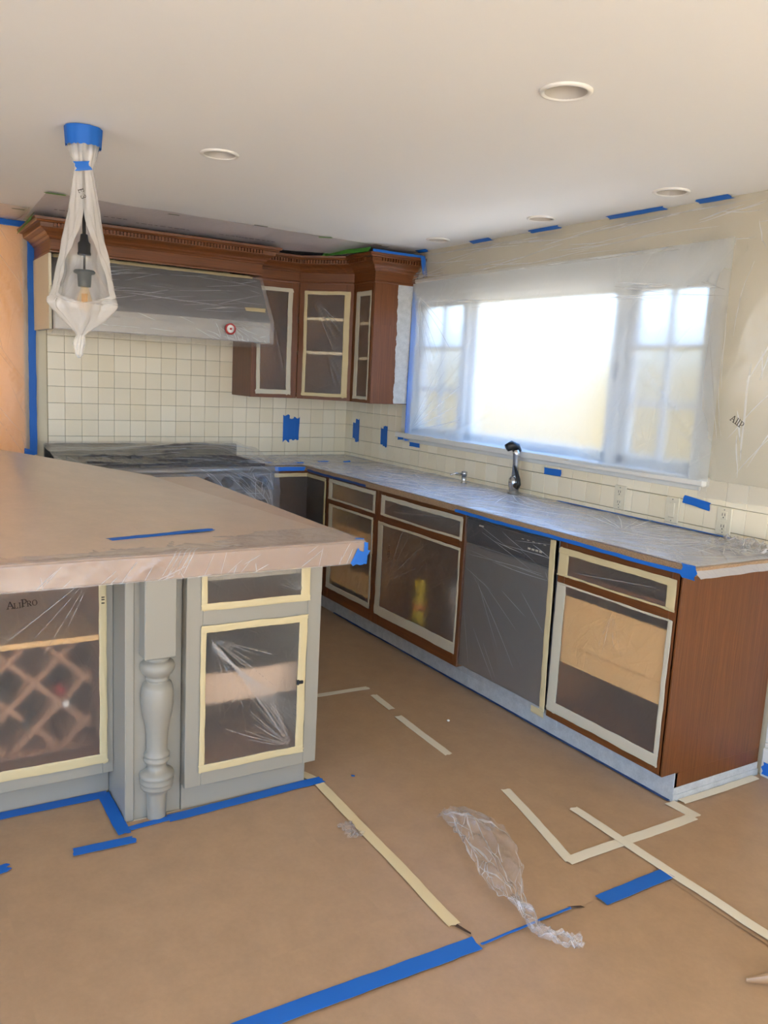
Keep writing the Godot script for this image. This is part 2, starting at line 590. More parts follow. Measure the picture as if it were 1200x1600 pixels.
	M.glass = thin_film(Color(1, 1, 1, 0.03), 0.03)
	M.pane = thin_film(Color(0.97, 1, 0.99, 0.03), 0.02)
	var am := thin_film(c8(250, 206, 130, 0.3), 0.05)
	M.bulb = am
	M.filament = mat(c8(214, 150, 70), 0.5)
	M.baffle = mat(c8(186, 178, 164), 0.5)
	M.stucco = mat(c8(168, 140, 74), 0.9)
	M.floor_tile = mat(c8(226, 218, 202), 0.6)
	M.soil = mat(c8(192, 188, 178), 0.95)
	M.dim_sheet = mat(c8(70, 74, 80, 0.25), 0.8)  # grey tint of the added sheets dimming the side sashes
	M.dim_sheet.transparency = BaseMaterial3D.TRANSPARENCY_ALPHA
	M.drape = mat(c8(228, 206, 176), 0.9)

# ------------------------------------------------------------------ the scene
func _ready() -> void:
	fnl.seed = 7
	fnl.frequency = 0.01
	var cam := Camera3D.new()
	cam.name = "camera"
	cam.transform = Transform3D(Basis(Vector3(0.85231, 0.050056, 0.520636), Vector3(0.041396, 0.985832, -0.162549), -Vector3(0.521396, -0.160094, -0.838162)), Vector3(-2.9951, 1.5003, 5.4036))
	cam.fov = 63.12
	cam.near = 0.05
	cam.far = 200.0
	add_child(cam)
	var sky_mat := ProceduralSkyMaterial.new()
	sky_mat.sky_top_color = Color(0.45, 0.665, 0.97)
	sky_mat.sky_horizon_color = Color(0.82, 0.925, 1.0)
	sky_mat.ground_bottom_color = Color(0.45, 0.42, 0.38)
	sky_mat.ground_horizon_color = Color(0.7, 0.7, 0.68)
	sky_mat.sky_energy_multiplier = 1.0
	var sky := Sky.new()
	sky.sky_material = sky_mat
	var env := Environment.new()
	env.background_mode = Environment.BG_SKY
	env.sky = sky
	env.background_energy_multiplier = 3.6
	env.tonemap_mode = Environment.TONE_MAPPER_LINEAR
	env.tonemap_exposure = 2.2
	env.sdfgi_enabled = true
	env.ssao_enabled = true
	env.ssil_enabled = true
	var we := WorldEnvironment.new()
	we.name = "world"
	we.environment = env
	add_child(we)
	var sun := DirectionalLight3D.new()
	sun.name = "sun"
	sun.light_color = Color(1.0, 0.93, 0.83)
	sun.light_energy = 5.0
	sun.light_angular_distance = 0.6
	sun.shadow_enabled = true
	sun.transform = Transform3D(Basis.looking_at(Vector3(0.03, -0.62, -0.78)), Vector3(0, 10, 0))
	add_child(sun)
	make_materials()
	build_shell()
	build_tiles()
	build_window()
	build_outside()
	build_hall()
	build_base_cabinets()
	build_counter()
	build_range()
	build_hood()
	build_upper_cabinets()
	build_crown()
	build_island()
	build_floor_cover()
	build_ceiling_items()
	build_pendant()
	build_faucet()
	build_wall_bits()
	build_floor_bits()

func build_shell() -> void:
	struct("floor", bx(Vector3(-6.2, -0.12, -2.7), Vector3(0.16, 0.0, 9.2), 0.0), M.floor_tile)
	struct("ceiling", bx(Vector3(-6.2, CEIL, -2.7), Vector3(0.16, CEIL + 0.2, 9.2), 0.0), M.ceiling)
	# back wall with the doorway on the left
	struct("wall_back", many([[Vector3(-2.2, 0, -0.12), Vector3(0.16, CEIL, 0)], [Vector3(-6.2, 0, -0.12), Vector3(-3.3, CEIL, 0)], [Vector3(-3.3, 2.25, -0.12), Vector3(-2.2, CEIL, 0)]], 0.0), M.wall)
	# window wall with its opening
	struct("wall_right", many([[Vector3(0, 0, 0), Vector3(0.16, 1.15, 9.2)], [Vector3(0, 1.99, 0), Vector3(0.16, CEIL, 9.2)], [Vector3(0, 1.15, 0), Vector3(0.16, 1.99, 0.84)], [Vector3(0, 1.15, 3.07), Vector3(0.16, 1.99, 9.2)]], 0.0), M.wall)
	# living-room side behind the camera: wide glazed openings
	struct("wall_front", many([[Vector3(-6.2, 0, 9.05), Vector3(-5.2, CEIL, 9.2)], [Vector3(-0.3, 0, 9.05), Vector3(0, CEIL, 9.2)], [Vector3(-5.2, 2.15, 9.05), Vector3(-0.3, CEIL, 9.2)]], 0.0), M.wall)
	struct("wall_left", many([[Vector3(-6.2, 0, -2.7), Vector3(-6.05, CEIL, 3.0)], [Vector3(-6.2, 0, 8.2), Vector3(-6.05, CEIL, 9.05)], [Vector3(-6.2, 2.15, 3.0), Vector3(-6.05, CEIL, 8.2)], [Vector3(-6.2, 0, 3.0), Vector3(-6.05, 0.25, 8.2)]], 0.0), M.wall)
	struct("wall_hall", many([[Vector3(-6.05, 0, -2.7), Vector3(-2.1, CEIL, -2.55)], [Vector3(-2.2, 0, -2.55), Vector3(-2.08, CEIL, -0.12)]], 0.0), M.wall)
	var d := struct("door_1", many([[Vector3(-5.2, 0, 9.08), Vector3(-5.13, 2.15, 9.16)], [Vector3(-0.37, 0, 9.08), Vector3(-0.3, 2.15, 9.16)], [Vector3(-3.0, 0, 9.08), Vector3(-2.9, 2.15, 9.16)], [Vector3(-5.13, 2.08, 9.08), Vector3(-0.37, 2.15, 9.16)], [Vector3(-5.13, 0, 9.08), Vector3(-0.37, 0.06, 9.16)]]), M.white_paint)
	part(d, "pane", bx(Vector3(-5.13, 0.06, 9.118), Vector3(-3.0, 2.08, 9.122), 0.0), M.pane)
	part(d, "pane", bx(Vector3(-2.9, 0.06, 9.118), Vector3(-0.37, 2.08, 9.122), 0.0), M.pane)
	var w := struct("window_2", many([[Vector3(-6.16, 0.25, 3.0), Vector3(-6.09, 0.32, 8.2)], [Vector3(-6.16, 2.08, 3.0), Vector3(-6.09, 2.15, 8.2)], [Vector3(-6.16, 0.32, 3.0), Vector3(-6.09, 2.08, 3.07)], [Vector3(-6.16, 0.32, 8.13), Vector3(-6.09, 2.08, 8.2)], [Vector3(-6.16, 0.32, 5.56), Vector3(-6.09, 2.08, 5.64)]]), M.white_paint)
	part(w, "pane", bx(Vector3(-6.127, 0.32, 3.07), Vector3(-6.123, 2.08, 5.56), 0.0), M.pane)
	part(w, "pane", bx(Vector3(-6.127, 0.32, 5.64), Vector3(-6.123, 2.08, 8.13), 0.0), M.pane)
	struct("baseboard_right", many([[Vector3(-0.018, 0, 3.56), Vector3(0, 0.12, 9.05)], [Vector3(-0.012, 0.12, 3.56), Vector3(0, 0.14, 9.05)]], 0.004), M.white_paint)
	struct("trim_1", many([[Vector3(-0.012, 0.14, 3.56), Vector3(0, 0.86, 3.66)], [Vector3(-0.024, 0.86, 3.56), Vector3(0, 0.90, 9.05)]], 0.004), M.white_paint)

func build_tiles() -> void:
	var back: Node3D = get_node("wall_back")
	var right: Node3D = get_node("wall_right")
	var bed := part(back, "grout_bed", bx(Vector3(-2.074, 0.914, 0), Vector3(0, 1.9, 0.004), 0.0), M.grout)
	var bed2 := part(right, "grout_bed", many([[Vector3(-0.004, 0.914, 0), Vector3(0, 1.112, 3.66)], [Vector3(-0.004, 1.112, 0), Vector3(0, 1.34, 0.84)]], 0.0), M.grout)
	bed.name = "grout_bed"
	bed2.name = "grout_bed"
	var sizes := {}
	var rg := RandomNumberGenerator.new()
	rg.seed = 12
	var one := bx(Vector3(-0.0486, -0.0494, 0.0), Vector3(0.0486, 0.0494, 0.0085), 0.0014)
	for j in 8:
		var cy := 0.992 + j * 0.1007
		for i in 21:
			var x := -0.0525 - i * 0.0985
			if cy > 1.35 and x > -0.84:
				continue
			if j >= 7 and x > -0.8:
				continue
			var o := part(back, "tile", one, M.tiles[rg.randi() % 4])
			o.position = Vector3(x, cy, 0.003)
			o.rotation = Vector3(rg.randf_range(-0.008, 0.008), rg.randf_range(-0.008, 0.008), 0)
	var strip := bx(Vector3(-0.0488, 0, 0), Vector3(0.0488, 0.024, 0.0085), 0.0018)
	for i in 21:
		var o := part(back, "tile", strip, M.tiles[rg.randi() % 4])
		o.position = Vector3(-0.0525 - i * 0.0985, 0.9155, 0.003)
	for j in 4:
		var cy := 0.992 + j * 0.1007
		for i in 37:
			var z := 0.056 + i * 0.0985
			if j == 1 and z > 0.9 and z < 3.1:
				continue
			if j > 1 and z > 0.86:
				continue
			var o := part(right, "tile", one, M.tiles[rg.randi() % 4])
			o.position = Vector3(-0.003, cy, z)
			o.rotation = Vector3(rg.randf_range(-0.006, 0.006), -PI / 2 + rg.randf_range(-0.006, 0.006), 0)
	for i in 37:
		var o := part(right, "tile", strip, M.tiles[rg.randi() % 4])
		o.position = Vector3(-0.003, 0.9155, 0.056 + i * 0.0985)
		o.rotation.y = -PI / 2
	# a row of narrow cut tiles under the sill
	var cut := bx(Vector3(-0.0488, 0, 0), Vector3(0.0488, 0.062, 0.0085), 0.0018)
	for i in 22:
		var o := part(right, "tile", cut, M.tiles[rg.randi() % 4])
		o.position = Vector3(-0.003, 1.0445, 0.943 + i * 0.0985)
		o.rotation.y = -PI / 2

func build_window() -> void:
	var w := struct("window_1", many([[Vector3(-0.022, 1.98, 0.78), Vector3(0.0, 2.10, 3.15)], [Vector3(-0.022, 1.15, 0.78), Vector3(0.0, 1.98, 0.86)], [Vector3(-0.022, 1.15, 3.07), Vector3(0.0, 1.98, 3.15)], [Vector3(-0.034, 2.09, 0.77), Vector3(0, 2.112, 3.16)]], 0.004), M.white_paint)
	part(w, "sill", bx(Vector3(-0.055, 1.112, 0.76), Vector3(0.15, 1.15, 3.17), 0.006), M.white_paint)
	part(w, "apron", bx(Vector3(-0.018, 1.09, 0.80), Vector3(0.0, 1.112, 3.13), 0.003), M.white_paint)
	part(w, "jamb", many([[Vector3(0, 1.97, 0.84), Vector3(0.15, 1.99, 3.07)], [Vector3(0, 1.15, 0.84), Vector3(0.15, 1.97, 0.85)], [Vector3(0, 1.15, 3.06), Vector3(0.15, 1.97, 3.07)]], 0.001), M.white_paint)
	part(w, "mullion", bx(Vector3(0.02, 1.15, 1.345), Vector3(0.15, 1.97, 1.40), 0.003), M.white_paint)
	part(w, "mullion", bx(Vector3(0.02, 1.15, 2.545), Vector3(0.15, 1.97, 2.60), 0.003), M.white_paint)
	for s in [[0.85, 1.345], [1.40, 2.545], [2.60, 3.06]]:
		var a: float = s[0]
		var b: float = s[1]
		var f := 0.045
		var sash := part(w, "sash", many([[Vector3(0.055, 1.15, a), Vector3(0.1, 1.15 + f, b)], [Vector3(0.055, 1.97 - f * 0.6, a), Vector3(0.1, 1.97, b)], [Vector3(0.055, 1.15, a), Vector3(0.1, 1.97, a + f)], [Vector3(0.055, 1.15, b - f), Vector3(0.1, 1.97, b)]], 0.004), M.white_paint)
		part(sash, "pane", bx(Vector3(0.08, 1.15 + f, a + f), Vector3(0.084, 1.97 - f * 0.6, b - f), 0.0), M.pane)
		if b - a < 0.9:
			var c := (a + b) * 0.5
			part(sash, "added_dim_sheet", bx(Vector3(0.108, 1.18, a + 0.02), Vector3(0.109, 1.955, b - 0.02), 0.0), M.dim_sheet)  # added sheet that dims the daylight in the narrow side sashes
			part(sash, "muntin", bx(Vector3(0.066, 1.18, c - 0.011), Vector3(0.096, 1.95, c + 0.011), 0.003), M.white_paint)
			for y in [1.438, 1.702]:
				part(sash, "muntin", bx(Vector3(0.067, y - 0.011, a + 0.02), Vector3(0.095, y + 0.011, b - 0.02), 0.003), M.white_paint)
	part(w, "latch", tube([Vector3(0.05, 1.50, 2.572), Vector3(0.03, 1.52, 2.572), Vector3(0.022, 1.56, 2.572), Vector3(0.024, 1.63, 2.574)], [0.008, 0.008, 0.007, 0.006]), M.steel_dark)

func build_outside() -> void:
	struct("ground", bx(Vector3(-16, -0.4, -12), Vector3(18, -0.2, 26), 0.0), M.soil)
	struct("wall_outside", bx(Vector3(3.4, -0.2, -6), Vector3(3.6, 2.05, 12), 0.01), M.stucco)

func build_hall() -> void:
	var t := thing("hall_lamp", "warm glowing globe lamp in the hall behind the film on the far left", "lamp", Vector3(-2.95, 0, -1.3))
	part(t, "lamp_base", lathe([[0.0, 0.0], [0.14, 0.0], [0.14, 0.02], [0.03, 0.04], [0.012, 0.06], [0.012, 1.3], [0.03, 1.32], [0.0, 1.325]], Vector3(-2.95, 0.0, -1.3)), M.steel_dark)
	var bulb := mat(c8(255, 210, 160), 0.4)
	bulb.emission_enabled = true
	bulb.emission = Color(1.0, 0.72, 0.42)
	bulb.emission_energy_multiplier = 1.5
	var prof := []
	for i in 13:
		var a := -PI / 2 + PI * i / 12.0
		prof.append([0.11 * cos(a), 1.43 + 0.11 * sin(a)])
	part(t, "bulb_globe", lathe(prof, Vector3(-2.95, 0.0, -1.3)), bulb)
	var l := OmniLight3D.new()
	l.name = "hall_lamp_light"
	l.light_color = Color(1.0, 0.72, 0.44)
	l.light_energy = 0.35
	l.light_size = 0.1
	l.omni_range = 8.0
	l.omni_attenuation = 2.0
	l.shadow_enabled = true
	l.position = Vector3(-2.95, 1.43, -1.3)
	add_child(l)
	# film over the doorway
	var cr := []
	var rg := RandomNumberGenerator.new()
	rg.seed = 4
	for i in 26:
		var y := rg.randf_range(0.9, 2.2)
		var x := rg.randf_range(0.3, 1.1)
		cr.append([x, y, x + rg.randf_range(0.05, 0.25), y - rg.randf_range(0.25, 0.6), rg.randf_range(0.004, 0.012), rg.randf_range(0.006, 0.014)])
	var film := solo("masking_film", "clear plastic film over the doorway left of the blue tape with warm glow behind", "plastic film", film_mesh(Vector3(-3.36, 0.0, 0.014), Vector3(1.2, 0, 0), Vector3(0, 2.262, 0), Vector3(0, 0, 1), 60, 100, 0.018, cr, 5), M.film_door)
	film.set_meta("category", "plastic film")
	ridges(film, func(x: float, y: float) -> Vector3: return Vector3(-3.36 + x, y, 0.022), Vector3(0, 0, 1), scatter(0.75, 1.35, 70, -62, 18, 0.1, 0.45, 0.008, 55, 0.42, 0.9).slice(0, 46), 0.6)
	tape("blue_tape", "long vertical blue tape along the left end of the tiled back wall", M.blue, Vector3(-2.158, 0.93, 0.018), Vector3(-2.152, 2.27, 0.018), 0.042, Vector3(0, 0, 1), 61, "", 0.003, 0.001)
	tape("blue_tape", "horizontal blue tape above the filmed doorway at far left", M.blue, Vector3(-3.3, 2.262, 0.02), Vector3(-2.14, 2.262, 0.02), 0.034, Vector3(0, 0, 1), 62, "", 0.003, 0.002)
	tape("blue_tape", "short blue tape tab at the foot of the long vertical tape", M.blue, Vector3(-2.215, 0.945, 0.022), Vector3(-2.15, 0.93, 0.022), 0.05, Vector3(0, 0, 1), 63, "", 0.006, 0.004)
	tape("blue_tape", "torn blue tape tab hanging from the horizontal tape over the doorway", M.blue, Vector3(-2.38, 2.25, 0.022), Vector3(-2.345, 2.19, 0.026), 0.03, Vector3(0, 0, 1), 64, "", 0.008, 0.004)

# carcass, face frame: openings from bottom to top as [y0, y1], between a0 + sw and a1 - sw
func cabinet(t: Node3D, F: Array, a0: float, a1: float, y0: float, y1: float, depth: float, sw0: float, sw1: float, openings: Array, fv: Material, fh: Material, inside: Material, end0: Material = null, end1: Material = null) -> void:
	var th := 0.02
	part(t, "stile", fbox(F, a0, a0 + sw0, y0, y1, 0, th), fv)
	part(t, "stile", fbox(F, a1 - sw1, a1, y0, y1, 0, th), fv)
	var low := y0
	for o in openings:
		part(t, "rail", fbox(F, a0 + sw0, a1 - sw1, low, o[0], 0.0004, th), fh)
		low = o[1]
	part(t, "rail", fbox(F, a0 + sw0, a1 - sw1, low, y1, 0.0004, th), fh)
	part(t, "side_panel", fbox(F, a0 + 0.001, a0 + 0.018, y0, y1, th, depth), end0 if end0 else inside)
	part(t, "side_panel", fbox(F, a1 - 0.018, a1 - 0.001, y0, y1, th, depth), end1 if end1 else inside)
	part(t, "bottom_panel", fbox(F, a0 + 0.018, a1 - 0.018, y0 + 0.01, y0 + 0.028, th, depth - 0.01), inside)
	part(t, "back_panel", fbox(F, a0 + 0.018, a1 - 0.018, y0 + 0.028, y1, depth - 0.018, depth - 0.008), inside)

func build_base_cabinets() -> void:
	var F := frame(Vector3(XF, 0, 0), Vector3(0, 0, 1), Vector3(1, 0, 0))
	var Y0 := 0.116
	var Y1 := 0.882
	var grp := "cherry base cabinets along the window wall"
	# 1 corner cabinet (two faces meeting in the inner corner)
	var t := thing("corner_cabinet", "dark corner base cabinet beside the range, its L-shaped opening filmed over", "cabinet", Vector3(-0.45, 0, 0.3), grp)
	var B := frame(Vector3(0, 0, 0.6), Vector3(1, 0, 0), Vector3(0, 0, -1))
	part(t, "stile", fbox(F, 0.862, 0.888, Y0, Y1, 0, 0.02), M.wood)
	part(t, "rail", fbox(F, 0.6, 0.862, 0.855, Y1, 0, 0.02), M.wood_h)
	part(t, "rail", fbox(F, 0.6, 0.862, Y0, 0.15, 0, 0.02), M.wood_h)
	part(t, "rail", fbox(B, -0.86, XF + 0.0, 0.855, Y1, 0, 0.02), M.wood_h)
	part(t, "rail", fbox(B, -0.86, XF + 0.0, Y0, 0.15, 0, 0.02), M.wood_h)
	part(t, "side_panel", bx(Vector3(-0.862, Y0, 0.01), Vector3(-0.845, Y1, 0.58)), M.wood)
	part(t, "back_panel", bx(Vector3(-0.84, Y0, 0.012), Vector3(-0.03, Y1, 0.022)), M.wood)
	part(t, "back_panel", bx(Vector3(-0.03, Y0, 0.03), Vector3(-0.02, Y1, 0.88)), M.wood)
	part(t, "bottom_panel", slab(PackedVector2Array([Vector2(-0.84, 0.03), Vector2(-0.03, 0.03), Vector2(-0.03, 0.87), Vector2(-0.57, 0.87), Vector2(-0.57, 0.58), Vector2(-0.84, 0.58)]), Y0, Y0 + 0.02), M.wood)
	part(t, "shelf", slab(PackedVector2Array([Vector2(-0.84, 0.03), Vector2(-0.03, 0.03), Vector2(-0.03, 0.87), Vector2(-0.45, 0.87), Vector2(-0.45, 0.45), Vector2(-0.84, 0.45)]), 0.47, 0.488), M.wood)
	var cv := thing("masking_film", "film with pale tape over the dark inner corner cabinet next to the range", "plastic film", Vector3(-0.65, 0.15, 0.65))
	part(cv, "sheet", film_mesh(Vector3(-0.85, 0.14, 0.604), Vector3(0.25, 0, 0), Vector3(0, 0.72, 0), Vector3(0, 0, 1), 16, 30, 0.004, fan(0.2, 0.7, -130, -60, 0.02, 0.6, 4, 0.004, 0.006, 4), 3), M.film_blur)
	part(cv, "sheet", film_mesh(Vector3(-0.604, 0.14, 0.604), Vector3(0, 0, 0.26), Vector3(0, 0.72, 0), Vector3(-1, 0, 0), 16, 30, 0.004, fan(0.05, 0.7, -110, -80, 0.02, 0.6, 3, 0.004, 0.006, 5), 9), M.film_blur)
	part(cv, "tape_strip", tape_mesh(Vector3(-0.855, 0.853, 0.607), Vector3(-0.6, 0.853, 0.607), 0.024, Vector3(0, 0, 1), 71, 0.004, 0.002), M.cream)
	part(cv, "tape_strip", tape_mesh(Vector3(-0.607, 0.853, 0.604), Vector3(-0.607, 0.85, 0.866), 0.024, Vector3(-1, 0, 0), 72, 0.004, 0.002), M.cream)
	part(cv, "tape_strip", tape_mesh(Vector3(-0.607, 0.15, 0.862), Vector3(-0.607, 0.85, 0.862), 0.018, Vector3(-1, 0, 0), 73, 0.004, 0.002), M.cream)
	# 2 drawer base
	t = thing("base_cabinet", "narrow cherry base cabinet between the corner and the wide sink cabinet", "cabinet", Vector3(-0.3, 0, 1.19), grp)
	cabinet(t, F, 0.889, 1.484, Y0, Y1, 0.57, 0.04, 0.035, [[0.19, 0.70], [0.752, 0.86]], M.wood, M.wood_h, M.maple)
	part(t, "pull_out_drawer", many([[Vector3(0.932, 0.50, 0.008), Vector3(1.446, 0.61, 0.045)], [Vector3(0.945, 0.50, 0.045), Vector3(0.96, 0.61, 0.5)], [Vector3(1.415, 0.50, 0.045), Vector3(1.43, 0.61, 0.5)], [Vector3(0.945, 0.50, 0.045), Vector3(1.43, 0.51, 0.5)]], 0.002, F), M.maple)
	part(t, "pull_out_drawer", many([[Vector3(0.932, 0.235, 0.008), Vector3(1.446, 0.36, 0.045)], [Vector3(0.945, 0.235, 0.045), Vector3(0.96, 0.36, 0.5)], [Vector3(1.415, 0.235, 0.045), Vector3(1.43, 0.36, 0.5)], [Vector3(0.945, 0.235, 0.045), Vector3(1.43, 0.245, 0.5)]], 0.002, F), M.maple)
	part(t, "kick_board", fbox(F, 0.6, 1.484, 0.0, Y0, 0.0735, 0.09), M.primer)
	film_cover("film with pale tape over the narrow cabinet's small top drawer opening", F, 0.905, 1.462, 0.742, 0.868, [0.045, 0.022, 0.012, 0.024], [], 101, M.pale, "films over the window-wall cabinets")
	film_cover("film with pale tape over the narrow cabinet's lower opening with two pull-out drawers", F, 0.915, 1.448, 0.186, 0.715, [0.045, 0.014, 0.032, 0.014], fan(0.25, 0.5, -120, -80, 0.02, 0.3, 5, 0.003, 0.005, 3), 105, M.pale, "films over the window-wall cabinets")
	# 3 sink base
	t = thing("sink_cabinet", "wide cherry sink cabinet left of the dishwasher", "cabinet", Vector3(-0.3, 0, 1.88), grp)
	cabinet(t, F, 1.485, 2.292, Y0, Y1, 0.57, 0.055, 0.035, [[0.20, 0.69], [0.765, 0.845]], M.wood, M.wood_h, M.dark_inside)
	part(t, "sink_bowl", fbox(F, 1.60, 2.20, 0.72, 0.87, 0.08, 0.45, 0.03), M.steel)
	part(t, "kick_board", fbox(F, 1.485, 2.29, 0.0, Y0, 0.0735, 0.09), M.primer)
	film_cover("film with pale tape over the sink cabinet's false drawer opening", F, 1.527, 2.277, 0.745, 0.858, [0.038, 0.02, 0.012, 0.024], [[0.1, 0.03, 0.6, 0.08, 0.003, 0.006]], 111, M.pale, "films over the window-wall cabinets")
	var f := film_cover("film with pale tape over the large sink cabinet opening, yellow bottle behind it", F, 1.508, 2.272, 0.178, 0.708, [0.05, 0.012, 0.055, 0.014], fan(0.1, 0.2, 20, 70, 0.05, 0.5, 4, 0.002, 0.008, 8), 115, M.pale, "films over the window-wall cabinets")
	letters(f, "printed_lettering", "AllPro", F, 1.64, 0.56, -0.012, 0.022, M.ink, PI / 2)
	var F2 := frame(Vector3(XF + 0.13, 0, 0), Vector3(0, 0, 1), Vector3(1, 0, 0))
	t = thing("spray_bottle", "yellow bottle with an orange band standing inside the sink cabinet", "bottle", fp(F2, 1.80, 0.145, 0))
	part(t, "bottle_body", lathe([[0.0, 0.0], [0.042, 0.0], [0.045, 0.01], [0.045, 0.16], [0.03, 0.2], [0.02, 0.22], [0.0, 0.22]], fp(F2, 1.80, 0.146, 0)), M.yellow)
	part(t, "band", lathe([[0.0456, 0.12], [0.0462, 0.125], [0.0462, 0.15], [0.0456, 0.155]], fp(F2, 1.80, 0.146, 0)), M.orange)
	part(t, "cap", lathe([[0.0, 0.215], [0.03, 0.215], [0.036, 0.23], [0.036, 0.28], [0.0, 0.285]], fp(F2, 1.80, 0.146, 0)), M.yellow)
	t = thing("waste_bin", "whitish bin standing inside the sink cabinet right of the yellow bottle", "bin", fp(F2, 2.10, 0.145, 0.12))
	part(t, "bin_body", lathe([[0.0, 0.0], [0.095, 0.0], [0.12, 0.3], [0.126, 0.305], [0.126, 0.315], [0.11, 0.31], [0.09, 0.02], [0.0, 0.02]], fp(F2, 2.10, 0.146, 0.12)), M.white)
	# 4 dishwasher
	t = thing("dishwasher", "stainless dishwasher with black control panel under hazy film", "dishwasher", Vector3(-0.3, 0, 2.6))
	part(t, "tub", fbox(F, 2.30, 2.90, 0.12, 0.868, 0.03, 0.56, 0.003), M.steel_dark)
	part(t, "door", fbox(F, 2.303, 2.897, 0.135, 0.742, 0.0, 0.03, 0.006), M.steel)
	part(t, "control_panel", fbox(F, 2.303, 2.897, 0.745, 0.866, -0.004, 0.03, 0.008), M.black)
	for i in 4:
		part(t, "button", fbox(F, 2.745 + i * 0.024, 2.762 + i * 0.024, 0.800, 0.808, -0.006, -0.003, 0.001), M.pale)
	for i in 5:
		part(t, "print_mark", fbox(F, 2.70 + i * 0.035, 2.715 + i * 0.035, 0.836, 0.839, -0.0045, -0.003, 0.0), M.pale)
	part(t, "badge", fbox(F, 2.40, 2.435, 0.838, 0.845, -0.005, -0.003, 0.001), M.pale)
	part(t, "kick_board", fbox(F, 2.293, 2.93, 0.0, Y0, 0.0735, 0.09), M.primer)
	var cr := [[0.08, 0.52, 0.5, 0.12, 0.006, 0.008], [0.1, 0.5, 0.35, 0.05, 0.005, 0.008], [0.05, 0.58, 0.55, 0.62, 0.006, 0.007], [0.3, 0.7, 0.58, 0.62, 0.007, 0.008], [0.1, 0.66, 0.5, 0.7, 0.005, 0.007], [0.2, 0.42, 0.56, 0.5, 0.004, 0.008], [0.04, 0.3, 0.12, 0.05, 0.005, 0.008], [0.03, 0.5, 0.14, 0.1, 0.006, 0.01], [0.35, 0.58, 0.58, 0.55, 0.006, 0.008]]
	t = thing("masking_film", "loose wrinkled film hanging over the dishwasher front", "plastic film", fp(F, 2.6, 0.11, -0.02))
	part(t, "sheet", film_mesh(fp(F, 2.30, 0.115, -0.008), Vector3(0, 0, 0.62), Vector3(0, 0.765, 0), Vector3(-1, 0, 0), 60, 70, 0.012, cr, 14), M.film_gloss)
	var dc := [[0.08, 0.5, 0.42, 0.14, 0.0, 0.007], [0.10, 0.52, 0.30, 0.2, 0.0, 0.005], [0.04, 0.3, 0.10, 0.05, 0.0, 0.006], [0.05, 0.58, 0.55, 0.60, 0.0, 0.006]]
	dc.append_array(scatter(0.56, 0.16, 14, -8, 14, 0.1, 0.4, 0.006, 141, 0.03, 0.58))
	dc.append_array(scatter(0.56, 0.5, 6, -35, 25, 0.1, 0.35, 0.005, 142, 0.03, 0.04))
	ridges(t, func(x: float, y: float) -> Vector3: return fp(F, 2.30 + clampf(x, 0.0, 0.62), 0.115 + clampf(y, 0.0, 0.765), -0.012), Vector3(-1, 0, 0), dc, 0.34)
	part(t, "tape_strip", tape_mesh(fp(F, 2.912, 0.125, -0.005), fp(F, 2.905, 0.868, -0.012), 0.03, Vector3(-1, 0, 0), 131, 0.006, 0.003), M.cream)
	part(t, "tape_strip", tape_mesh(fp(F, 2.85, 0.118, -0.006), fp(F, 2.93, 0.118, -0.008), 0.03, Vector3(-1, 0, 0), 132, 0.006, 0.003), M.cream)
	# 5 end cabinet
	t = thing("end_cabinet", "cherry end cabinet at the near end of the counter with broad side panel", "cabinet", Vector3(-0.3, 0, 3.24), grp)
	cabinet(t, F, 2.933, 3.543, Y0, Y1, 0.575, 0.04, 0.042, [[0.19, 0.69], [0.755, 0.835]], M.wood, M.wood_h, M.dark_inside, null, M.dark_inside)
	part(t, "end_panel", many([[Vector3(XF, Y0, 3.535), Vector3(-0.025, Y1, 3.549)], [Vector3(XF + 0.075, 0.0, 3.535), Vector3(-0.025, Y0, 3.549)]], 0.001), M.wood)
	part(t, "primer_band", many([[Vector3(XF + 0.072, 0.0, 3.549), Vector3(-0.025, 0.058, 3.5505)], [Vector3(XF + 0.072, 0.0, 3.5505), Vector3(-0.02, 0.03, 3.553)]], 0.0005), M.primer)
	part(t, "kick_board", fbox(F, 2.93, 3.549, 0.0, Y0, 0.0735, 0.09), M.primer)
	var pl := part(t, "drawer_front", many([[Vector3(2.975, 0.455, 0.006), Vector3(3.500, 0.655, 0.022)], [Vector3(2.975, 0.372, 0.0065), Vector3(3.500, 0.4535, 0.022)]], 0.002, F), M.maple)
	part(t, "drawer_box", many([[Vector3(2.985, 0.372, 0.022), Vector3(3.0, 0.62, 0.5)], [Vector3(3.46, 0.372, 0.022), Vector3(3.475, 0.62, 0.5)], [Vector3(2.985, 0.372, 0.022), Vector3(3.475, 0.384, 0.5)]], 0.002, F), M.maple)
	pl.set_meta("label", "pale pine drawer front of two boards")
	film_cover("film with torn pale tape over the end cabinet's drawer opening", F, 2.938, 3.528, 0.732, 0.848, [0.055, 0.04, 0.008, 0.026], [[0.1, 0.02, 0.5, 0.06, 0.002, 0.006]], 141, M.cream, "films over the window-wall cabinets")
	film_cover("film with pale tape over the end cabinet's large opening with pine drawer behind", F, 2.940, 3.526, 0.148, 0.702, [0.05, 0.02, 0.045, 0.008], fan(0.3, 0.5, -120, -60, 0.02, 0.2, 4, 0.002, 0.004, 18), 145, M.pale, "films over the window-wall cabinets")
	tape("blue_tape", "dark line of blue tape on the floor along the window-wall kick boards", M.blue_dark, Vector3(XF + 0.066, 0.0065, 0.9), Vector3(XF + 0.066, 0.0065, 3.54), 0.014, Vector3.UP, 151)

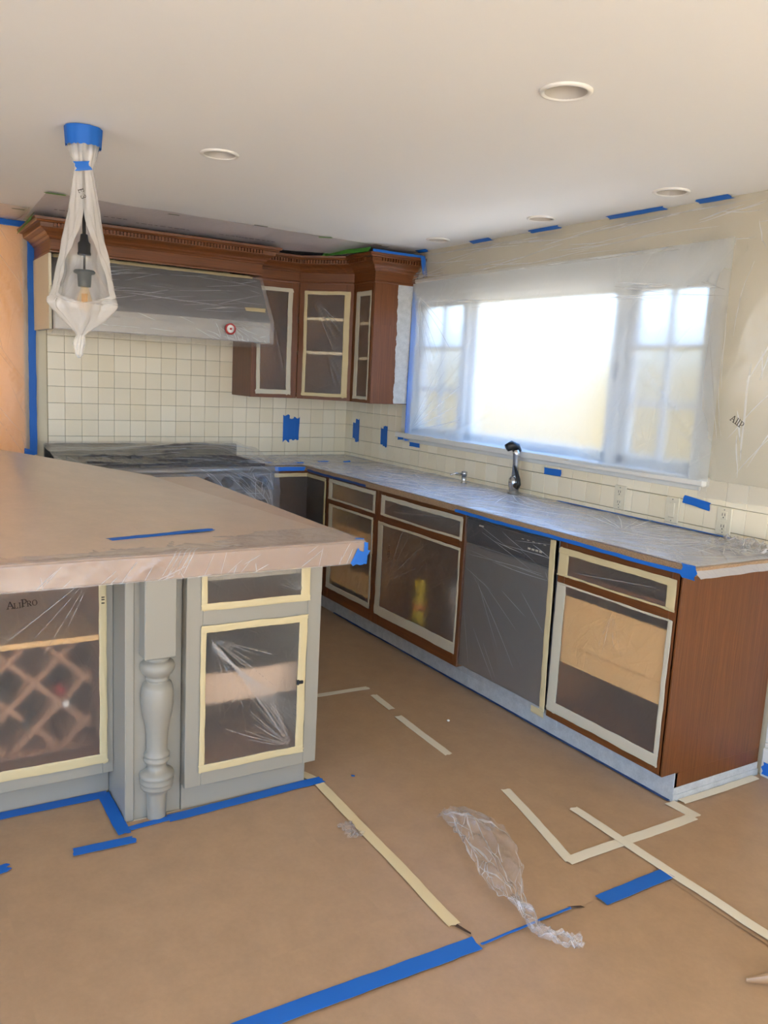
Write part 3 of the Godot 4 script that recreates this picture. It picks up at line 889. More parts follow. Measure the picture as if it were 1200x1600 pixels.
func build_counter() -> void:
	var t := thing("countertop", "L-shaped brown granite countertop along the window wall and corner", "countertop", Vector3(-0.3, 0.884, 1.8))
	part(t, "slab", slab(PackedVector2Array([Vector2(-0.868, 0.012), Vector2(-0.012, 0.012), Vector2(-0.012, 3.62), Vector2(-0.632, 3.62), Vector2(-0.632, 0.635), Vector2(-0.868, 0.635)]), 0.8845, 0.9135), M.granite)
	var cr := []
	cr.append_array(fan(0.57, 2.02, 100, 260, 0.05, 0.5, 12, 0.004, 0.009, 7))
	cr.append_array(fan(0.3, 3.0, -60, 60, 0.05, 0.5, 9, 0.004, 0.008, 6))
	cr.append_array(fan(0.35, 1.2, -150, 150, 0.05, 0.5, 12, 0.003, 0.01, 11))
	var fn := func(u: float, v: float) -> Vector3:
		var x := u * 0.63
		var z := 0.02 + v * 3.63
		var h := 0.0035 + absf(fnl.get_noise_2d(x * 240.0, z * 130.0)) * 0.006 + maxf(0.0, crease_at(x, z, cr))
		if v > 0.985:
			h -= (v - 0.985) / 0.015 * 0.036
		var left := -0.64
		return Vector3(left + x, 0.9145 + h, z)
	var L := solo("masking_film", "shiny clear film covering the granite counter under the window", "plastic film", grid(fn, 50, 240, Vector3.UP), M.film_counter)
	L.set_meta("category", "plastic film")
	var cc := scatter(0.6, 3.5, 60, 70, 40, 0.1, 0.4, 0.006, 161, 0.02, 0.05)
	cc.append_array(fan(0.54, 2.0, 100, 270, 0.05, 0.45, 16, 0.004, 0.007, 162))
	cc.append_array(fan(0.3, 3.0, -70, 80, 0.04, 0.45, 14, 0.004, 0.007, 163))
	cc.append_array(fan(0.5, 3.35, 120, 240, 0.04, 0.35, 10, 0.004, 0.007, 164))
	ridges(L, func(x: float, y: float) -> Vector3: return fn.call(clampf(x / 0.63, 0.0, 1.0), clampf(y / 3.63, 0.0, 0.98)), Vector3.UP, cc, 0.6)
	var fn2 := func(u: float, v: float) -> Vector3:
		var x := -0.868 + u * 0.23
		var z := 0.02 + v * 0.6
		return Vector3(x, 0.917 + absf(fnl.get_noise_2d(x * 300.0, z * 200.0)) * 0.01, z)
	solo("masking_film", "film over the short counter piece between range and corner", "plastic film", grid(fn2, 12, 24, Vector3.UP), M.film_counter)
	var y := 0.9165
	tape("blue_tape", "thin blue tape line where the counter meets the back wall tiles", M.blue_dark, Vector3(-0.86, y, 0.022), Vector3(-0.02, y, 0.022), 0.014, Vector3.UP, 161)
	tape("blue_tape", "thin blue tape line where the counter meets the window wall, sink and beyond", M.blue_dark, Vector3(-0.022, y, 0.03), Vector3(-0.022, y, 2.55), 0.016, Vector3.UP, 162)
	tape("blue_tape", "bright blue tape along the counter's back edge below the three outlets", M.blue, Vector3(-0.03, 0.922, 2.3), Vector3(-0.024, 0.922, 3.45), 0.022, Vector3.UP, 163)
	var nx := Vector3(-1, 0, 0)
	tape("blue_tape", "blue tape under the counter front edge above dishwasher and end cabinet", M.blue, Vector3(-0.6345, 0.8885, 2.25), Vector3(-0.6345, 0.887, 3.60), 0.015, nx, 164)
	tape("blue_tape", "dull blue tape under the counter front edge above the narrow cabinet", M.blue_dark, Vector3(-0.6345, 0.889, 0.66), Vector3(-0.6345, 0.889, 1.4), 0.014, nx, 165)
	tape("blue_tape", "blue tape along the front of the short counter beside the range", M.blue, Vector3(-0.862, 0.897, 0.6375), Vector3(-0.64, 0.897, 0.6375), 0.026, Vector3(0, 0, 1), 166)
	tape("blue_tape", "folded blue tape tab on the counter's near front corner", M.blue, Vector3(-0.6375, 0.898, 3.565), Vector3(-0.6375, 0.898, 3.628), 0.05, nx, 167, "", 0.008, 0.004)
	tape("blue_tape", "blue tape scrap on the counter at the range's right rear side", M.blue, Vector3(-0.85, 0.925, 0.50), Vector3(-0.82, 0.925, 0.54), 0.03, Vector3.UP, 168, "", 0.006, 0.003)
	tape("blue_tape", "blue tape lump at the counter's inner corner", M.blue, Vector3(-0.66, 0.924, 0.545), Vector3(-0.615, 0.924, 0.56), 0.045, Vector3.UP, 169, "", 0.008, 0.006)
	tape("blue_tape", "oval blue tape scrap on the corner counter, left of the tiny one", M.blue, Vector3(-0.475, 0.924, 0.49), Vector3(-0.41, 0.924, 0.515), 0.035, Vector3.UP, 170, "", 0.008, 0.006)
	tape("blue_tape", "tiny blue tape scrap on the corner counter nearest the window wall", M.blue, Vector3(-0.32, 0.926, 0.565), Vector3(-0.285, 0.93, 0.585), 0.022, Vector3.UP, 171, "", 0.006, 0.01)

func build_range() -> void:
	var t := thing("range_cooker", "wide stainless range under film against the tiled back wall", "range", Vector3(-1.49, 0, 0.35))
	var x0 := -2.10
	var x1 := -0.873
	part(t, "body", bx(Vector3(x0, 0.1, 0.01), Vector3(x1, 0.895, 0.66), 0.004), M.steel)
	part(t, "control_panel", bx(Vector3(x0, 0.775, 0.66), Vector3(x1, 0.89, 0.69), 0.006), M.steel_dark)
	part(t, "front_rail", tube([Vector3(x0, 0.897, 0.675), Vector3(x1, 0.897, 0.675)], [0.022]), M.steel)
	part(t, "backguard", bx(Vector3(x0, 0.895, 0.012), Vector3(x1, 1.0, 0.06), 0.006), M.black)
	part(t, "cooktop", bx(Vector3(x0 + 0.02, 0.895, 0.07), Vector3(x1 - 0.02, 0.9, 0.64), 0.002), M.iron)
	for k in 3:
		var a := x0 + 0.03 + k * 0.392
		var bars := []
		for i in 6:
			bars.append([Vector3(a + 0.01 + i * 0.07, 0.905, 0.09), Vector3(a + 0.024 + i * 0.07, 0.93, 0.62)])
		for i in 3:
			bars.append([Vector3(a, 0.908, 0.095 + i * 0.255), Vector3(a + 0.38, 0.93, 0.11 + i * 0.255)])
		part(t, "grate", many(bars, 0.003), M.iron)
		for z in [0.22, 0.48]:
			part(t, "burner", lathe([[0.0, 0.9], [0.055, 0.9], [0.055, 0.914], [0.04, 0.92], [0.0, 0.92]], Vector3(a + 0.19, 0, z)), M.iron)
	for i in 10:
		var kx := -0.955 - i * 0.114
		part(t, "knob", lathe([[0.0, 0.0], [0.036, 0.0], [0.036, 0.006], [0.031, 0.01], [0.028, 0.036], [0.024, 0.042], [0.0, 0.042]], Vector3(kx, 0.828, 0.69), 18, Vector3(0, 0, 1)), M.iron)
	for d in [[x0 + 0.02, -1.33], [-1.31, x1 - 0.02]]:
		var dr := part(t, "oven_door", bx(Vector3(d[0], 0.2, 0.66), Vector3(d[1], 0.76, 0.685), 0.006), M.steel)
		part(dr, "handle", tube([Vector3(d[0] + 0.05, 0.71, 0.735), Vector3(d[1] - 0.05, 0.71, 0.735)], [0.014]), M.chrome)
		part(dr, "oven_window", bx(Vector3(d[0] + 0.1, 0.32, 0.683), Vector3(d[1] - 0.1, 0.6, 0.687), 0.002), M.black)
	var prof := [Vector2(0.03, 1.008), Vector2(0.2, 0.99), Vector2(0.36, 0.985), Vector2(0.5, 0.955), Vector2(0.64, 0.934), Vector2(0.712, 0.922), Vector2(0.726, 0.89), Vector2(0.742, 0.83), Vector2(0.745, 0.72), Vector2(0.74, 0.5)]
	var cr := []
	var rg := RandomNumberGenerator.new()
	rg.seed = 17
	for i in 34:
		var x := rg.randf_range(0.55, 1.2)
		var y := rg.randf_range(0.55, 0.85)
		cr.append([x, y, x + rg.randf_range(0.08, 0.3), y + rg.randf_range(0.1, 0.4), rg.randf_range(0.006, 0.014), rg.randf_range(0.005, 0.01)])
	for i in 16:
		var x := rg.randf_range(0.0, 0.9)
		var y := rg.randf_range(0.1, 0.6)
		cr.append([x, y, x + rg.randf_range(0.2, 0.5), y + rg.randf_range(-0.05, 0.12), rg.randf_range(0.004, 0.01), rg.randf_range(0.006, 0.014)])
	var fn := func(u: float, v: float) -> Vector3:
		var s := v * (prof.size() - 1)
		var i := mini(int(s), prof.size() - 2)
		var k := s - i
		var p: Vector2 = prof[i].lerp(prof[i + 1], k)
		var x := -2.125 + u * 1.262
		var h := fnl.get_noise_2d(x * 150.0, v * 260.0) * 0.012 + crease_at(u * 1.262, v * 1.2, cr)
		var hump := 0.042 * exp(-pow((x + 1.25) / 0.34, 2.0)) * smoothstep(0.0, 0.2, v) * smoothstep(0.62, 0.3, v)
		var nrm := Vector3(0, 1, 0.2) if v < 0.5 else Vector3(0, 0.2, 1)
		return Vector3(x, p.y + hump, p.x) + nrm * (h + 0.004)
	var rf := solo("masking_film", "crinkled clear film draped over the range top and control panel", "plastic film", grid(fn, 110, 90, Vector3(0, 1, 1)), M.film_range)
	var rc := scatter(0.5, 0.5, 30, 55, 12, 0.1, 0.35, 0.007, 171, 0.72, 0.62)
	rc.append_array(scatter(1.2, 0.5, 44, 6, 12, 0.15, 0.5, 0.007, 172, 0.02, 0.08))
	rc.append_array(scatter(0.22, 0.4, 20, 50, 60, 0.04, 0.14, 0.008, 173, 1.0, 0.66))
	ridges(rf, func(x: float, y: float) -> Vector3: return fn.call(clampf(x / 1.262, 0.0, 1.0), clampf(y / 1.2, 0.0, 1.0)), Vector3(0, 0.6, 0.8), rc, 0.6)

func build_hood() -> void:
	var t := thing("range_hood", "stainless range hood with sloping front above the range", "range hood", Vector3(-1.49, 1.667, 0.25))
	var x0 := -2.125
	var x1 := -0.868
	var s := begin()
	var yz := [Vector2(0.01, 1.79), Vector2(0.55, 1.79), Vector2(0.365, 2.062), Vector2(0.01, 2.062)]
	var c := Vector3(-1.5, 1.9, 0.2)
	for i in 4:
		var p: Vector2 = yz[i]
		var q: Vector2 = yz[(i + 1) % 4]
		quad_out(s, Vector3(x0, p.y, p.x), Vector3(x1, p.y, p.x), Vector3(x1, q.y, q.x), Vector3(x0, q.y, q.x), c)
	for x in [x0, x1]:
		quad_out(s, Vector3(x, yz[0].y, yz[0].x), Vector3(x, yz[1].y, yz[1].x), Vector3(x, yz[2].y, yz[2].x), Vector3(x, yz[3].y, yz[3].x), c)
	part(t, "canopy", done(s), M.steel_dark)
	part(t, "rim", many([[Vector3(x0, 1.667, 0.535), Vector3(x1, 1.79, 0.555)], [Vector3(x0, 1.667, 0.01), Vector3(x0 + 0.015, 1.79, 0.535)], [Vector3(x1 - 0.015, 1.667, 0.01), Vector3(x1, 1.79, 0.535)]], 0.004), M.steel)
	part(t, "side_panel", bx(Vector3(x0 - 0.018, 1.667, 0.01), Vector3(x0 - 0.002, 2.066, 0.50), 0.002), M.wall)
	part(t, "filter", bx(Vector3(x0 + 0.02, 1.69, 0.02), Vector3(x1 - 0.02, 1.7, 0.53), 0.003), M.steel_dark)
	var prof := [Vector2(0.37, 2.07), Vector2(0.44, 1.975), Vector2(0.50, 1.89), Vector2(0.566, 1.80), Vector2(0.572, 1.74), Vector2(0.57, 1.66), Vector2(0.5, 1.65), Vector2(0.3, 1.648)]
	var cr := []
	var rg := RandomNumberGenerator.new()
	rg.seed = 23
	for i in 22:
		var x := rg.randf_range(0.05, 1.0)
		var y := rg.randf_range(0.05, 0.45)
		cr.append([x, y, x + rg.randf_range(0.15, 0.5), y + rg.randf_range(-0.03, 0.08), rg.randf_range(0.003, 0.007), rg.randf_range(0.005, 0.012)])
	for i in 12:
		var x := rg.randf_range(0.95, 1.2)
		var y := rg.randf_range(0.3, 0.45)
		cr.append([x, y, x + rg.randf_range(-0.1, 0.12), y + rg.randf_range(0.04, 0.14), rg.randf_range(0.004, 0.01), rg.randf_range(0.005, 0.01)])
	cr.append([0.9, 0.48, 1.1, 0.3, 0.008, 0.006])
	cr.append([0.95, 0.47, 1.2, 0.33, 0.008, 0.006])
	var fn := func(u: float, v: float) -> Vector3:
		var sg := v * (prof.size() - 1)
		var i := mini(int(sg), prof.size() - 2)
		var p: Vector2 = prof[i].lerp(prof[i + 1], sg - i)
		var x := -2.135 + u * 1.28
		var h := fnl.get_noise_2d(x * 140.0 + 70.0, v * 200.0) * 0.008 + crease_at(u * 1.28, v * 0.8, cr)
		var nrm := Vector3(0, 0.5, 0.8) if v < 0.45 else Vector3(0, 0, 1)
		if v > 0.75:
			nrm = Vector3(0, -1, 0.2)
		return Vector3(x, p.y, p.x) + nrm * (h + 0.006)
	var hf := solo("masking_film", "hazy film wrapped around the stainless range hood", "plastic film", grid(fn, 100, 64, Vector3(0, 0.3, 1)), M.film_hood)
	var hc := scatter(1.2, 0.28, 34, -8, 14, 0.15, 0.5, 0.006, 231, 0.04, 0.03)
	hc.append_array(scatter(0.3, 0.2, 16, 40, 50, 0.04, 0.12, 0.006, 232, 0.93, 0.36))
	hc.append_array(scatter(0.9, 0.2, 16, 20, 30, 0.06, 0.2, 0.005, 233, 0.04, 0.36))
	hc.append_array(fan(1.0, 0.42, 20, 80, 0.02, 0.2, 5, 0.004, 0.006, 234))
	ridges(hf, func(x: float, y: float) -> Vector3: return fn.call(clampf(x / 1.28, 0.0, 1.0), clampf(y / 0.8, 0.0, 1.0)), Vector3(0, 0.4, 0.9), hc, 0.5)
	tape("masking_tape", "strip of cream masking tape between hood and wooden valance", M.cream, Vector3(-2.10, 2.066, 0.40), Vector3(-0.93, 2.066, 0.40), 0.02, Vector3(0, 0.5, 0.86), 181, "", 0.004, 0.002)
	tape("masking_tape", "short cream tape piece stuck on the hood film above the round dial", M.cream, Vector3(-1.03, 1.862, 0.535), Vector3(-0.90, 1.862, 0.535), 0.026, Vector3(0, 0.56, 0.82), 182, "", 0.006, 0.002)
	t = thing("round_dial", "small white dial in a red ring on the range hood rim", "dial", Vector3(-1.14, 1.735, 0.58))
	part(t, "ring", lathe([[0.026, 0.0], [0.033, 0.002], [0.034, 0.014], [0.030, 0.02], [0.024, 0.016]], Vector3(-1.14, 1.735, 0.575), 24, Vector3(0, 0, 1)), M.red)
	part(t, "dial_face", lathe([[0.025, 0.01], [0.02, 0.017], [0.0, 0.018]], Vector3(-1.14, 1.735, 0.575), 24, Vector3(0, 0, 1)), M.white)
	part(t, "hub", lathe([[0.007, 0.017], [0.006, 0.024], [0.0, 0.025]], Vector3(-1.14, 1.735, 0.575), 16, Vector3(0, 0, 1)), M.red)

func build_upper_cabinets() -> void:
	var Y0 := 1.33
	var Y1 := 2.10
	var g := "cherry wall cabinets in the corner"
	var A := frame(Vector3(0, 0, 0.335), Vector3(1, 0, 0), Vector3(0, 0, -1))
	var t := thing("wall_cabinet", "cherry wall cabinet right beside the hood, shelfless opening filmed over", "cabinet", Vector3(-0.735, Y0, 0.17), g)
	cabinet(t, A, -0.90, -0.576, Y0, Y1, 0.325, 0.055, 0.05, [[1.375, 2.005]], M.wood, M.wood_h, M.dark_inside, M.wood)
	part(t, "top_panel", fbox(A, -0.88, -0.595, Y1 - 0.02, Y1, 0.02, 0.31), M.dark_inside)
	film_cover("film framed in pale tape over the wall cabinet next to the hood", A, -0.866, -0.622, 1.352, 2.03, [0.026, 0.032, 0.03, 0.024], fan(0.2, 0.1, 60, 110, 0.03, 0.5, 4, 0.003, 0.008, 2), 201, M.pale, "films over the wall cabinets")
	var o := Vector3(-0.575, 0, 0.34)
	var e := Vector3(-0.32, 0, 0.61)
	var L := o.distance_to(e)
	var av := (e - o).normalized()
	var B := frame(o, av, Vector3(av.z, 0, -av.x))
	t = thing("corner_wall_cabinet", "diagonal cherry corner wall cabinet with two shelves behind film", "cabinet", Vector3(-0.3, Y0, 0.3), g)
	part(t, "stile", fbox(B, 0.0, 0.05, Y0, Y1, 0, 0.02), M.wood)
	part(t, "stile", fbox(B, L - 0.05, L, Y0, Y1, 0, 0.02), M.wood)
	part(t, "rail", fbox(B, 0.05, L - 0.05, Y0, 1.375, 0, 0.02), M.wood_h)
	part(t, "rail", fbox(B, 0.05, L - 0.05, 2.0, Y1, 0, 0.02), M.wood_h)
	var pent := PackedVector2Array([Vector2(-0.56, 0.02), Vector2(-0.02, 0.02), Vector2(-0.02, 0.6), Vector2(-0.30, 0.6), Vector2(-0.56, 0.325)])
	part(t, "bottom_panel", slab(pent, Y0 + 0.008, Y0 + 0.026), M.wood)
	part(t, "top_panel", slab(pent, Y1 - 0.02, Y1), M.dark_inside)
	part(t, "back_panel", bx(Vector3(-0.57, Y0 + 0.026, 0.012), Vector3(-0.012, Y1, 0.02)), M.dark_inside)
	part(t, "back_panel", bx(Vector3(-0.02, Y0 + 0.026, 0.02), Vector3(-0.012, Y1, 0.6)), M.dark_inside)
	var inner := PackedVector2Array([Vector2(-0.555, 0.022), Vector2(-0.022, 0.022), Vector2(-0.022, 0.595), Vector2(-0.318, 0.595), Vector2(-0.568, 0.337)])
	part(t, "shelf", slab(inner, 1.623, 1.641), M.shelf_pale)
	part(t, "shelf", slab(inner, 1.84, 1.858), M.shelf_pale)
	film_cover("film framed in pale tape over the diagonal corner cabinet, two shelf edges showing", B, 0.036, L - 0.022, 1.352, 2.025, [0.022, 0.04, 0.022, 0.022], fan(0.05, 0.62, -70, -40, 0.03, 0.5, 5, 0.004, 0.008, 12) + fan(0.15, 0.3, -75, -50, 0.03, 0.35, 3, 0.004, 0.007, 13), 211, M.cream, "films over the wall cabinets")
	var C := frame(Vector3(-0.32, 0, 0), Vector3(0, 0, 1), Vector3(1, 0, 0))
	t = thing("wall_cabinet", "cherry wall cabinet nearest the window with broad side panel", "cabinet", Vector3(-0.16, Y0, 0.74), g)
	cabinet(t, C, 0.61, 0.858, Y0, Y1, 0.31, 0.035, 0.028, [[1.365, 2.005]], M.wood, M.wood_h, M.dark_inside)
	part(t, "top_panel", fbox(C, 0.63, 0.84, Y1 - 0.02, Y1, 0.02, 0.3), M.dark_inside)
	part(t, "shelf", fbox(C, 0.63, 0.84, 1.598, 1.616, 0.004, 0.3), M.shelf_pale)
	part(t, "shelf", fbox(C, 0.63, 0.84, 1.815, 1.833, 0.004, 0.3), M.shelf_pale)
	part(t, "end_panel", bx(Vector3(-0.318, Y0, 0.858), Vector3(-0.012, Y1, 0.868), 0.001), M.wood)
	var fn := func(u: float, v: float) -> Vector3:
		var y := Y0 + 0.004 + v * 0.765
		var left := -0.145 + fnl.get_noise_2d(y * 700.0, 3.0) * 0.014 + fnl.get_noise_2d(y * 3000.0, 9.0) * 0.005 - 0.01 * v
		return Vector3(lerpf(left, -0.014, u), y, 0.8695 + (0.001 if u > 0.01 else 0.0))
	var pr := part(t, "primer_band", grid(fn, 6, 90, Vector3(0, 0, 1)), M.primer)
	pr.set_meta("label", "rough whitish primer brushed down the side panel")
	film_cover("film with pale tape over the narrow opening of the wall cabinet by the window", C, 0.655, 0.838, 1.352, 2.022, [0.045, 0.014, 0.02, 0.03], [], 221, M.pale, "films over the wall cabinets")

func sweep_profile(s: SurfaceTool, path: Array, prof: Array) -> void:
	var ms := []
	for i in path.size():
		var n0 := Vector2.ZERO
		var n1 := Vector2.ZERO
		if i > 0:
			var d: Vector2 = (path[i] - path[i - 1]).normalized()
			n0 = Vector2(-d.y, d.x)
		if i < path.size() - 1:
			var d: Vector2 = (path[i + 1] - path[i]).normalized()
			n1 = Vector2(-d.y, d.x)
		if i == 0: n0 = n1
		if i == path.size() - 1: n1 = n0
		ms.append((n0 + n1) / (1.0 + n0.dot(n1)))
	for i in path.size() - 1:
		var dir: Vector2 = (path[i + 1] - path[i]).normalized()
		var nn := Vector3(-dir.y, 0, dir.x)
		for j in prof.size() - 1:
			var q := []
			for k in [[0, 0], [1, 0], [1, 1], [0, 1]]:
				var p: Vector2 = path[i + k[0]] + ms[i + k[0]] * prof[j + k[1]].x
				q.append(Vector3(p.x, prof[j + k[1]].y, p.y))
			var e: Vector2 = prof[j + 1] - prof[j]
			var out := (nn * e.y + Vector3.UP * -e.x)
			var mid: Vector3 = (q[0] + q[1] + q[2] + q[3]) / 4.0
			quad_out(s, q[0], q[1], q[2], q[3], mid - out.normalized())

func build_crown() -> void:
	var path := [Vector2(-2.135, 0.012), Vector2(-2.135, 0.53), Vector2(-0.925, 0.53), Vector2(-0.925, 0.34), Vector2(-0.577, 0.34), Vector2(-0.322, 0.61), Vector2(-0.322, 0.87), Vector2(-0.012, 0.87)]
	var t := thing("crown_molding", "stained cherry crown molding with dentil band stepping round hood and cabinets", "molding", Vector3(-1.2, 2.07, 0.4))
	var s := begin()
	sweep_profile(s, path, [Vector2(-0.01, 2.068), Vector2(0.004, 2.068), Vector2(0.006, 2.076), Vector2(0.002, 2.082), Vector2(0.002, 2.135), Vector2(0.008, 2.138), Vector2(0.010, 2.143)])
	part(t, "frieze_board", done(s), M.wood_h)
	s = begin()
	sweep_profile(s, path, [Vector2(0.010, 2.143), Vector2(0.016, 2.150), Vector2(0.020, 2.152), Vector2(0.024, 2.160), Vector2(0.034, 2.170), Vector2(0.048, 2.178), Vector2(0.056, 2.182), Vector2(0.060, 2.186), Vector2(0.062, 2.208), Vector2(0.078, 2.210), Vector2(0.082, 2.216), Vector2(0.090, 2.219), Vector2(0.092, 2.232), Vector2(-0.02, 2.232)])
	part(t, "cove", done(s), M.wood_h)
	s = begin()
	for i in range(1, path.size() - 1):
		var a: Vector2 = path[i]
		var b: Vector2 = path[i + 1]
		var d := (b - a).normalized()
		var n := Vector2(-d.y, d.x)
		var cnt := int(a.distance_to(b) / 0.019)
		var F := frame(Vector3(a.x, 0, a.y), Vector3(d.x, 0, d.y), Vector3(-n.x, 0, -n.y))
		for k in cnt:
			chamfer_into(s, F, Vector3(0.004 + k * 0.019, 2.189, -0.076), Vector3(0.0150 + k * 0.019, 2.2075, -0.060), 0.0)
	var dn := part(t, "dentil_band", done(s), M.wood)
	dn.set_meta("kind", "stuff")
	part(t, "valance", many([[Vector3(-2.13, 2.07, 0.51), Vector3(-0.93, 2.23, 0.528)], [Vector3(-2.132, 2.07, 0.012), Vector3(-2.115, 2.23, 0.51)], [Vector3(-0.945, 2.07, 0.3), Vector3(-0.928, 2.23, 0.51)], [Vector3(-2.115, 2.222, 0.012), Vector3(-0.945, 2.23, 0.51)]], 0.001), M.wood_h)
	part(t, "top_filler", slab(PackedVector2Array([Vector2(-0.93, 0.012), Vector2(-0.012, 0.012), Vector2(-0.012, 0.86), Vector2(-0.32, 0.86), Vector2(-0.32, 0.605), Vector2(-0.58, 0.335), Vector2(-0.93, 0.335)]), 2.102, 2.23), M.wood_h)
	var n := Vector3(0, 0.2, 1)
	tape("blue_tape", "thin blue tape line along the top of the crown molding by the window", M.blue, Vector3(-0.40, 2.240, 0.958), Vector3(-0.03, 2.240, 0.958), 0.016, n, 231, "", 0.004, 0.002)
	tape("blue_tape", "torn blue tape at the crown molding's window-side end", M.blue, Vector3(-0.05, 2.25, 0.965), Vector3(-0.02, 2.12, 0.965), 0.03, n, 232, "", 0.012, 0.006)
	tape("green_tape", "green tape along the crown molding top at the diagonal corner", M.green, Vector3(-0.50, 2.245, 0.50), Vector3(-0.405, 2.248, 0.93), 0.04, Vector3(-0.5, 0.5, 0.3), 233, "", 0.006, 0.003)
	tape("green_tape", "green tape on the left end of the crown molding", M.green, Vector3(-2.222, 2.22, 0.06), Vector3(-2.225, 2.235, 0.55), 0.045, Vector3(-0.6, 0.3, 0.5), 234, "", 0.008, 0.004)

func build_island() -> void:
	var zf := 2.85
	var F := frame(Vector3(0, 0, zf), Vector3(1, 0, 0), Vector3(0, 0, -1))
	var g := "grey painted island cabinets"
	var t := thing("island_cabinet", "pale grey island cabinet right of the turned post, one drawer over one door opening", "cabinet", Vector3(-1.9, 0, 2.2), g)
	cabinet(t, F, -2.142, -1.650, 0.095, 0.835, 1.6, 0.055, 0.052, [[0.165, 0.64], [0.72, 0.81]], M.grey_paint, M.grey_paint, M.cab_inside, M.grey_paint, M.grey_paint)
	part(t, "kick_board", fbox(F, -2.142, -1.675, 0.0, 0.095, 0.035, 0.05), M.grey_paint)
	part(t, "kick_board", fbox(F, -1.69, -1.675, 0.0, 0.095, 0.05, 1.5), M.grey_paint)
	part(t, "drawer_box", fbox(F, -2.115, -1.675, 0.335, 0.445, 0.12, 0.135, 0.003), M.pale_wood)
	part(t, "drawer_box", fbox(F, -2.07, -1.72, 0.70, 0.71, 0.03, 0.6, 0.002), M.cab_inside)
	part(t, "latch", many([[Vector3(-1.735, 0.406, -0.012), Vector3(-1.715, 0.418, 0.012)], [Vector3(-1.738, 0.402, -0.010), Vector3(-1.73, 0.422, 0.004)]], 0.002, F), M.iron)
	var D := Vector2(0.03, 0.46)
	var cr := []
	for k in 9:
		cr.append([0.03, 0.455 - k * 0.004, 0.33 + k * 0.004, 0.02 + k * 0.018, 0.0035 - k * 0.0002, 0.007])
	cr.append_array(fan(D.x, D.y, -85, -15, 0.02, 0.32, 10, 0.0028, 0.0055, 31))
	cr.append_array(fan(0.34, 0.02, 110, 165, 0.02, 0.3, 10, 0.0028, 0.0055, 32))
	film_cover("taut film with fan of creases over the island's right door opening", F, -2.094, -1.706, 0.145, 0.66, [0.018, 0.03, 0.026, 0.024], cr, 301, M.cream, "films over the island cabinets", -0.003, M.film_island)
	film_cover("film with cream tape over the island's drawer opening under the slab", F, -2.094, -1.700, 0.712, 0.834, [0.02, 0.034, 0.024, 0.004], fan(0.36, 0.02, 100, 160, 0.01, 0.12, 5, 0.003, 0.004, 33), 305, M.cream, "films over the island cabinets", -0.003, M.film_island)
	# left cabinet, set back
	var G := frame(Vector3(0, 0, 2.65), Vector3(1, 0, 0), Vector3(0, 0, -1))
	t = thing("island_cabinet", "grey island cabinet left of the post with shelf and lattice rack inside", "cabinet", Vector3(-2.8, 0, 2.2), g)
	cabinet(t, G, -3.30, -2.3275, 0.11, 0.835, 0.6, 0.055, 0.0365, [[0.17, 0.815]], M.grey_paint, M.grey_paint, M.cab_inside)
	part(t, "kick_board", fbox(G, -3.30, -2.3275, 0.0, 0.11, 0.07, 0.085), M.grey_paint)
	part(t, "shelf", fbox(G, -3.245, -2.365, 0.585, 0.605, 0.006, 0.55), M.maple)
	var rack := part(t, "wine_rack", fbox(G, -3.24, -2.37, 0.17, 0.18, 0.12, 0.3), M.cab_inside)
	var clip := PackedVector2Array([Vector2(-3.24, 0.18), Vector2(-2.37, 0.18), Vector2(-2.37, 0.584), Vector2(-3.24, 0.584)])
	for sg in [1.0, -1.0]:
		for k in range(-9, 10):
			var c := Vector2(-2.472, 0.413) + Vector2(0.0825 * (2 * k + 1), 0)
			var d := Vector2(0.7071, 0.7071 * sg)
			var n := Vector2(-d.y, d.x) * 0.0085
			var poly := PackedVector2Array([c - d * 2.0 - n, c + d * 2.0 - n, c + d * 2.0 + n, c - d * 2.0 + n])
			for r in Geometry2D.intersect_polygons(poly, clip):
				var s := begin()
				var q: PackedVector2Array = r
				var mid := Vector2.ZERO
				for v in q: mid += v / q.size()
				var z0 := 2.49 + (0.001 if sg > 0.0 else 0.0)
				var ctr := Vector3(mid.x, mid.y, z0 - 0.1)
				for i in q.size():
					var a := q[i]
					var b := q[(i + 1) % q.size()]
					quad_out(s, Vector3(a.x, a.y, z0), Vector3(b.x, b.y, z0), Vector3(b.x, b.y, z0 - 0.2), Vector3(a.x, a.y, z0 - 0.2), ctr)
				for i in range(1, q.size() - 1):
					tri_out(s, Vector3(q[0].x, q[0].y, z0), Vector3(q[i].x, q[i].y, z0), Vector3(q[i + 1].x, q[i + 1].y, z0), ctr)
					tri_out(s, Vector3(q[0].x, q[0].y, z0 - 0.2), Vector3(q[i].x, q[i].y, z0 - 0.2), Vector3(q[i + 1].x, q[i + 1].y, z0 - 0.2), ctr)
				part(rack, "slat", done(s), M.cab_inside)
	var spots := [[-2.472, 0.405, "dark bottle in the lattice rack's right upper cell, with red and white neck"], [-2.5815, 0.305, "dark bottle in the lattice rack's lower cell left of centre"], [-2.6465, 0.415, "dark bottle in the lattice rack's upper cell at the picture's left edge"]]
	for i in spots.size():
		var b: Array = spots[i]
		var c := Vector3(b[0], b[1] - 0.03, 2.2)
		t = thing("wine_bottle", b[2], "bottle", c, "bottles in the lattice rack")
		part(t, "bottle_body", lathe([[0.0, 0.0], [0.036, 0.0], [0.038, 0.01], [0.038, 0.19], [0.03, 0.22], [0.016, 0.25], [0.014, 0.29], [0.0, 0.292]], c, 20, Vector3(0, 0, 1)), M.bottle)
		part(t, "neck_foil", lathe([[0.0165, 0.245], [0.0165, 0.30], [0.0, 0.302]], c, 16, Vector3(0, 0, 1)), M.red if i == 0 else M.bottle)
	t = thing("cork_stopper", "small white stopper below the red bottle neck in the rack", "stopper", Vector3(-2.462, 0.335, 2.54))
